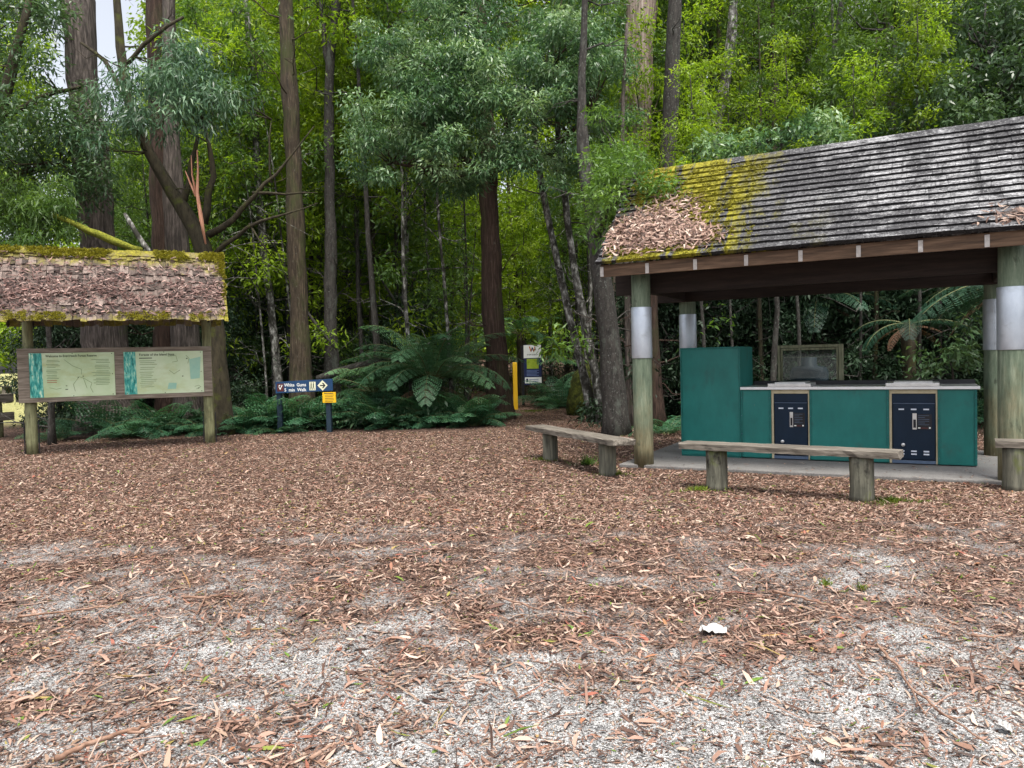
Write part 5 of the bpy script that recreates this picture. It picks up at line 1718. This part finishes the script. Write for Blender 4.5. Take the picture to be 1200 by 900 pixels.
for (pts, Y_, lab) in (([(428, 296, 2), (452, 335, 3), (474, 372, 4), (492, 412, 4)], 20.5, 'thin dead branch leaning above the tree ferns'),
                       ([(395, 410, 3), (372, 385, 4), (350, 350, 3)], 18.6, 'thin dead branch leaning beside the brown trunk')):
    mb = MB(); P, Rr = path_px(pts, Y_); Q, q = smooth_path(P, Rr, .3); mb.tube(Q, q, M['bark_dark'], 6, .1, seed=5)
    tag(mb.build('dead_branch'), lab, 'branch')

# left edge: barrier of old timber and picnic table on the grass beyond
fb = at(-2, 505, 16.8); fb[2] = 0
fe = empty('timber_barrier', fb, R(72), 'dark old timber barrier at the left edge beside the information board', 'barrier')
for x in (0, -1.6):
    mb = MB(); mb.tube([(x, 0, z) for z in (-.1, .3, .6, 1.0)], [.1, .1, .095, .09], M['log_moss'], 12, .04); mb.build('post', fe)
for z in (.45, .85):
    mb = MB(); mb.b2((-1.9, -.19, z - .09), (.25, -.105, z + .09), M['timber_grey']); mb.build('rail', fe, .01)
tbp = at(26, 470, 34); tbp[2] = gz(tbp[0], tbp[1])
te = empty('picnic_table', tbp, R(8), 'small grey picnic table on the grass far left beyond the board', 'table')
mb = MB(); mb.b2((-.9, -.35, .70), (.9, .35, .76), M['timber_grey']); mb.build('tabletop', te, .01)
for x in (-.6, .6):
    mb = MB(); mb.b2((x - .07, -.3, -.05), (x + .07, .3, .698), M['timber_grey']); mb.build('leg', te, .01)
for y in (-.75, .75):
    mb = MB(); mb.b2((-.9, y - .14, .40), (.9, y + .14, .45), M['timber_grey'])
    mb.b2((-.6, y - .05, -.05), (-.5, y + .05, .399), M['timber_grey']); mb.b2((.5, y - .05, -.05), (.6, y + .05, .399), M['timber_grey']); mb.build('bench_seat', te, .01)

# ------------------------------------------------------------------ the forest behind
def forest_tree(h, z0, spread, nl, clump_r, per, L, leaf, bark, r0, lean=.04, ratio=.3, sub=5, dead=8):
    e = empty('forest_tree', (0, 0, 0))
    mb = MB()
    n = 10
    P = [np.array([0, 0, -.2])]
    for i_ in range(1, n + 1):
        P.append(np.array([h * lean * (i_ / n) ** 1.5 + random.uniform(-.06, .06), random.uniform(-.06, .06) + lean * .4 * h * (i_ / n), h * i_ / n]))
    Q, q = smooth_path(P, np.linspace(r0, r0 * .22, n + 1), .6)
    q = q * (1 + .4 * np.exp(-(Q[:, 2] + .2) / .35))
    mb.tube(Q, q, M[bark], 9, .06, seed=int(h * 7))
    C = []
    for k in range(nl):
        f = (k + random.random()) / nl
        z = z0 + (h - z0) * f
        a = np.array([np.interp(z, Q[:, 2], Q[:, 0]), np.interp(z, Q[:, 2], Q[:, 1]), z])
        az = k * 2.4 + random.uniform(-.5, .5); ln = spread * (1.05 - .6 * f) * random.uniform(.6, 1.15)
        el = random.uniform(.05, .65)
        d = np.array([math.cos(az) * math.cos(el), math.sin(az) * math.cos(el), math.sin(el)])
        pts = [a + d * ln * t + np.array([0, 0, -.12 * ln * t * t]) + rng.normal(0, .04, 3) * ln * (t > 0) for t in (0, .25, .5, .75, 1)]
        mb.tube(pts, np.array([1, .8, .6, .42, .2]) * r0 * .32 * (1 - .5 * f), M[bark], 6, .1, False, seed=k)
        for _ in range(sub):
            t = random.uniform(.35, 1.05)
            p = a + d * ln * t + np.array([0, 0, -.12 * ln * t * t])
            c = p + rng.normal(0, .22, 3) * ln * np.array([1, 1, .6])
            C.append(c)
            mb.tube([p, (p + c) / 2 + rng.normal(0, .05, 3), c], [.012, .008, .004], M[bark], 4, 0, False)
    for k in range(dead):
        z = random.uniform(.6, max(1.0, z0))
        a = np.array([np.interp(z, Q[:, 2], Q[:, 0]), np.interp(z, Q[:, 2], Q[:, 1]), z])
        az = random.uniform(0, 6.28); ln = random.uniform(.5, 1.8); el = random.uniform(-.3, .8)
        d = np.array([math.cos(az) * math.cos(el), math.sin(az) * math.cos(el), math.sin(el)])
        pp = [a + d * ln * t + rng.normal(0, .08, 3) * ln * (t > 0) for t in (0, .25, .5, .75, 1)]
        mb.tube(pp, [.02, .015, .011, .008, .003], M[bark], 4, .1, False, seed=k)
        mb.tube([pp[2], pp[2] + (d + rng.normal(0, .6, 3)) * ln * .25, pp[2] + (d + rng.normal(0, .5, 3)) * ln * .45], [.01, .007, .003], M[bark], 4, 0, False)
    C = np.array(C)
    crown_obj('crown', C, clump_r * (.7 + .6 * rng.random(len(C))), per, L, M[leaf], e, ratio=ratio)
    mb.build('trunk', e)
    return e


KINDS = [
    ('yellow green', [forest_tree(9.5, 1.6, 2.6, 24, .55, 84, .15, 'leaf_gold', 'bark_lichen', .09), forest_tree(13, 3.0, 3.0, 26, .62, 84, .16, 'leaf_gold', 'bark_dark', .12)]),
    ('mid green', [forest_tree(8, 1.2, 2.3, 22, .52, 84, .14, 'leaf_mid', 'bark_dark', .08), forest_tree(12, 2.4, 2.7, 26, .6, 84, .16, 'leaf_mid', 'bark_lichen', .11)]),
    ('dark green', [forest_tree(6, .8, 2.0, 20, .5, 90, .14, 'leaf_dark', 'bark_dark', .07), forest_tree(10, 2.0, 2.6, 24, .58, 90, .16, 'leaf_deep', 'bark_moss', .1)])]
state = {}


def in_gap(x, y, top, rad):
    """the bright opening in the canopy at upper left, and the sunny grass at far left"""
    if y < 3: return False
    for k in (-1, 1):
        a = (x + k * rad) / y
        pass
    lo, hi = (x - rad) / y, (x + rad) / y
    if hi > -.555 and lo < -.475 and top > 1.42 + .375 * y - .5: return True
    if lo < -.62 and y > 17: return True
    return False


def place_tree(kind, var, x, y, s_, label, group):
    o = KINDS[kind][1][var]
    if state.get((kind, var)): o = copy_tree(o)
    state[(kind, var)] = True
    o.location = (x, y, float(gz(x, y))); o.rotation_euler = (random.uniform(-.03, .03), random.uniform(-.03, .03), random.uniform(0, 6.28)); o.scale = (s_, s_, s_ * random.uniform(.92, 1.12))
    tag(o, label, 'tree', group)


HT = [[9.5, 13], [8, 12], [6, 10]]
pts = []
def far_enough(x, y, d):
    return all((x - a) ** 2 + (y - b) ** 2 > d * d for a, b in pts)


def zone_name(x, y):
    a = x / y
    if a < -.33: return 'behind the information board'
    if a < -.2: return 'behind the direction sign'
    if a < .02: return 'behind the large tree fern'
    if a < .16: return 'behind the trail sign'
    return 'behind the shelter'


plan = []
for _ in range(4000):
    y = 19.5 + 14.5 * random.random() ** 1.1
    a = random.uniform(-.78, .78)
    x = a * y
    if -.1 < a < .14 and y < 27.5: continue
    if .1 < a < .37 and (y < 27 or random.random() < .35): continue
    if -.36 < a < .2 and random.random() < .45: continue
    if y < 21.5 and -.3 < a < .15 and random.random() < .6: continue
    if not far_enough(x, y, 1.5 + .028 * y): continue
    r_ = random.random()
    depth_t = (y - 19.5) / 15
    if a > .12:
        kind = 1 if r_ < .52 else (2 if r_ < .86 else 0)
    else:
        kind = 0 if r_ < .55 + .35 * depth_t else (1 if r_ < .92 else 2)
    var = 0 if random.random() < .5 else 1
    s_ = random.uniform(.85, 1.25)
    if in_gap(x, y, HT[kind][var] * s_, 2.4 * s_): continue
    pts.append((x, y)); plan.append((kind, var, x, y, s_))
    if len(plan) >= 84: break
print('forest trees', len(plan))
for (kind, var, x, y, s_) in plan:
    zn = zone_name(x, y)
    place_tree(kind, var, x, y, s_, f'slim {KINDS[kind][0]} forest tree in the crowd {zn}', f'{KINDS[kind][0]} forest trees {zn}')

for (px, y, s_) in ((1060, 17.6, 1.1), (1130, 16.8, 1.05), (1200, 16.4, 1.1), (1270, 17.0, 1.1)):
    p = at(px, 470, y)
    place_tree(2, px % 2, p[0], y, s_, 'dark dense tree standing close behind the shelter', 'dark dense trees close behind the shelter')

POLES = [forest_tree(13, 7.5, 1.6, 12, .5, 60, .15, 'leaf_gold', 'bark_dark', .075, .03), forest_tree(11, 6.5, 1.5, 12, .5, 60, .15, 'leaf_mid', 'bark_lichen', .06, .06), forest_tree(14, 8, 1.5, 10, .5, 60, .15, 'leaf_mid', 'bark_moss', .1, .02)]
POLES += [forest_tree(8, 4.5, 1.1, 9, .4, 60, .12, 'leaf_mid', 'bark_lichen', .034, .09, dead=5), forest_tree(9, 5, 1.2, 9, .4, 60, .12, 'leaf_gold', 'bark_dark', .042, -.07, dead=6)]
KINDS.append(('bare stemmed', POLES)); HT.append([13, 11, 14, 8, 9])
cnt = 0
POLE = ('dark', 'pale', 'mossy', 'thin pale', 'thin dark')
while cnt < 120:
    y = random.uniform(18.8, 33) if cnt % 3 else random.uniform(18.8, 23); a = random.uniform(-.5, .6); x = a * y
    if -.05 < a < .1 and y < 27: continue
    if .13 < a < .2 and y < 22: continue
    if in_gap(x, y, 13, 1.3) or not far_enough(x, y, .75): continue
    pts.append((x, y)); k = (0, 1, 2, 3, 4, 3, 4)[cnt % 7]; zn = zone_name(x, y)
    place_tree(3, k, x, y, random.uniform(.85, 1.2), f'bare {POLE[k]} stemmed pole tree {zn}', f'bare {POLE[k]} pole trees {zn}')
    cnt += 1

for k, px in enumerate((826, 862, 893, 938, 1008, 1024, 1075, 1102)):
    p = at(px, 470, 14.6 + .35 * (k % 3))
    place_tree(3, (0, 4, 2)[k % 3], p[0], p[1], .55 if k % 3 != 1 else .8, 'dark bare stem in the gloom behind the barbecue counter', 'dark bare stems behind the counter')

# dense dark shrubs close behind the shelter and along the edge
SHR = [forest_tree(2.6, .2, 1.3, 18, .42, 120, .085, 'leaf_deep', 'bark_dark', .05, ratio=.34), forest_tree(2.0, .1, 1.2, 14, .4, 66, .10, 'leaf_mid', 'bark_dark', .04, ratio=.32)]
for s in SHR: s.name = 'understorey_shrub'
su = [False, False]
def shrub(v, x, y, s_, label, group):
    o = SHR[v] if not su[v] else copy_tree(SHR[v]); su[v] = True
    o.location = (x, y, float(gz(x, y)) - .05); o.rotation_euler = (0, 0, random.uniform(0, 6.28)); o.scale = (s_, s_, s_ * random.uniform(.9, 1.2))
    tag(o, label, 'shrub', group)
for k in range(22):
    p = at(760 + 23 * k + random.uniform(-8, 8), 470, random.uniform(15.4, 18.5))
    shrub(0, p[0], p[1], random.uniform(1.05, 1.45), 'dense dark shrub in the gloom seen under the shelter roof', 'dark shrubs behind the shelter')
for k in range(16):
    p = at(270 + 22 * k + random.uniform(-8, 8), 470, random.uniform(20, 24))
    if -.08 < p[0] / p[1] < .12: continue
    shrub(k % 2, p[0], p[1], random.uniform(.8, 1.2), ('dark' if k % 2 == 0 else 'mid green') + ' shrub among the trunks at the back of the clearing', ('dark' if k % 2 == 0 else 'mid green') + ' shrubs at the back of the clearing')
for k in range(8):
    p = at(70 + 26 * k, 470, random.uniform(18.6, 21))
    shrub(0, p[0], p[1], random.uniform(.9, 1.3), 'dark shrub among the big trunks behind the information board', 'dark shrubs behind the information board')

# ground plants of the forest floor, and the far wood
n = 2600
y = 16.5 + 26 * rng.random(n) ** 1.3; x = (rng.random(n) * 2 - 1) * .8 * y
ok = ~((x / y > -.07) & (x / y < .10) & (y < 27)) & ~((x / y > .16) & (y < 14)) & ~(x / y < -.6)
rel = np.stack([x, y, 0 * x], -1) - SO
ok &= ~(((rel @ SU) > -.8) & ((rel @ SN) < 3.4))
x, y = x[ok], y[ok]
C = np.stack([x, y, gz(x, y) + .1 + .25 * rng.random(len(x))], -1)
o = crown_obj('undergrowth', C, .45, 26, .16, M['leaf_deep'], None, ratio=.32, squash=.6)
tag(o, 'low dark undergrowth covering the forest floor between the trunks', 'undergrowth', None, 'stuff')

n = 5200
y = 47 + 8 * rng.random(n); a = (rng.random(n) * 2 - 1) * .9; x = a * y
z = rng.random(n) ** .9 * 34
ok = ~((a > -.60) & (a < -.46) & (z > .33 * y)) & ~((a < -.62) & (z < 4.5) & (z < 2.2)) & (z < 34)
C = np.stack([x, y, z + gz(x, y)], -1)[ok]
y2 = 46 + 6 * rng.random(1500); a2 = -.6 + 1.5 * rng.random(1500); x2 = a2 * y2
C = np.concatenate([C, np.stack([x2, y2, .3 + 8 * rng.random(1500) + gz(x2, y2)], -1)])
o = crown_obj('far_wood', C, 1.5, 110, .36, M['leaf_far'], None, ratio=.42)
tag(o, 'far sunlit yellow green wood closing the view behind the forest trees', 'wood', None, 'stuff')
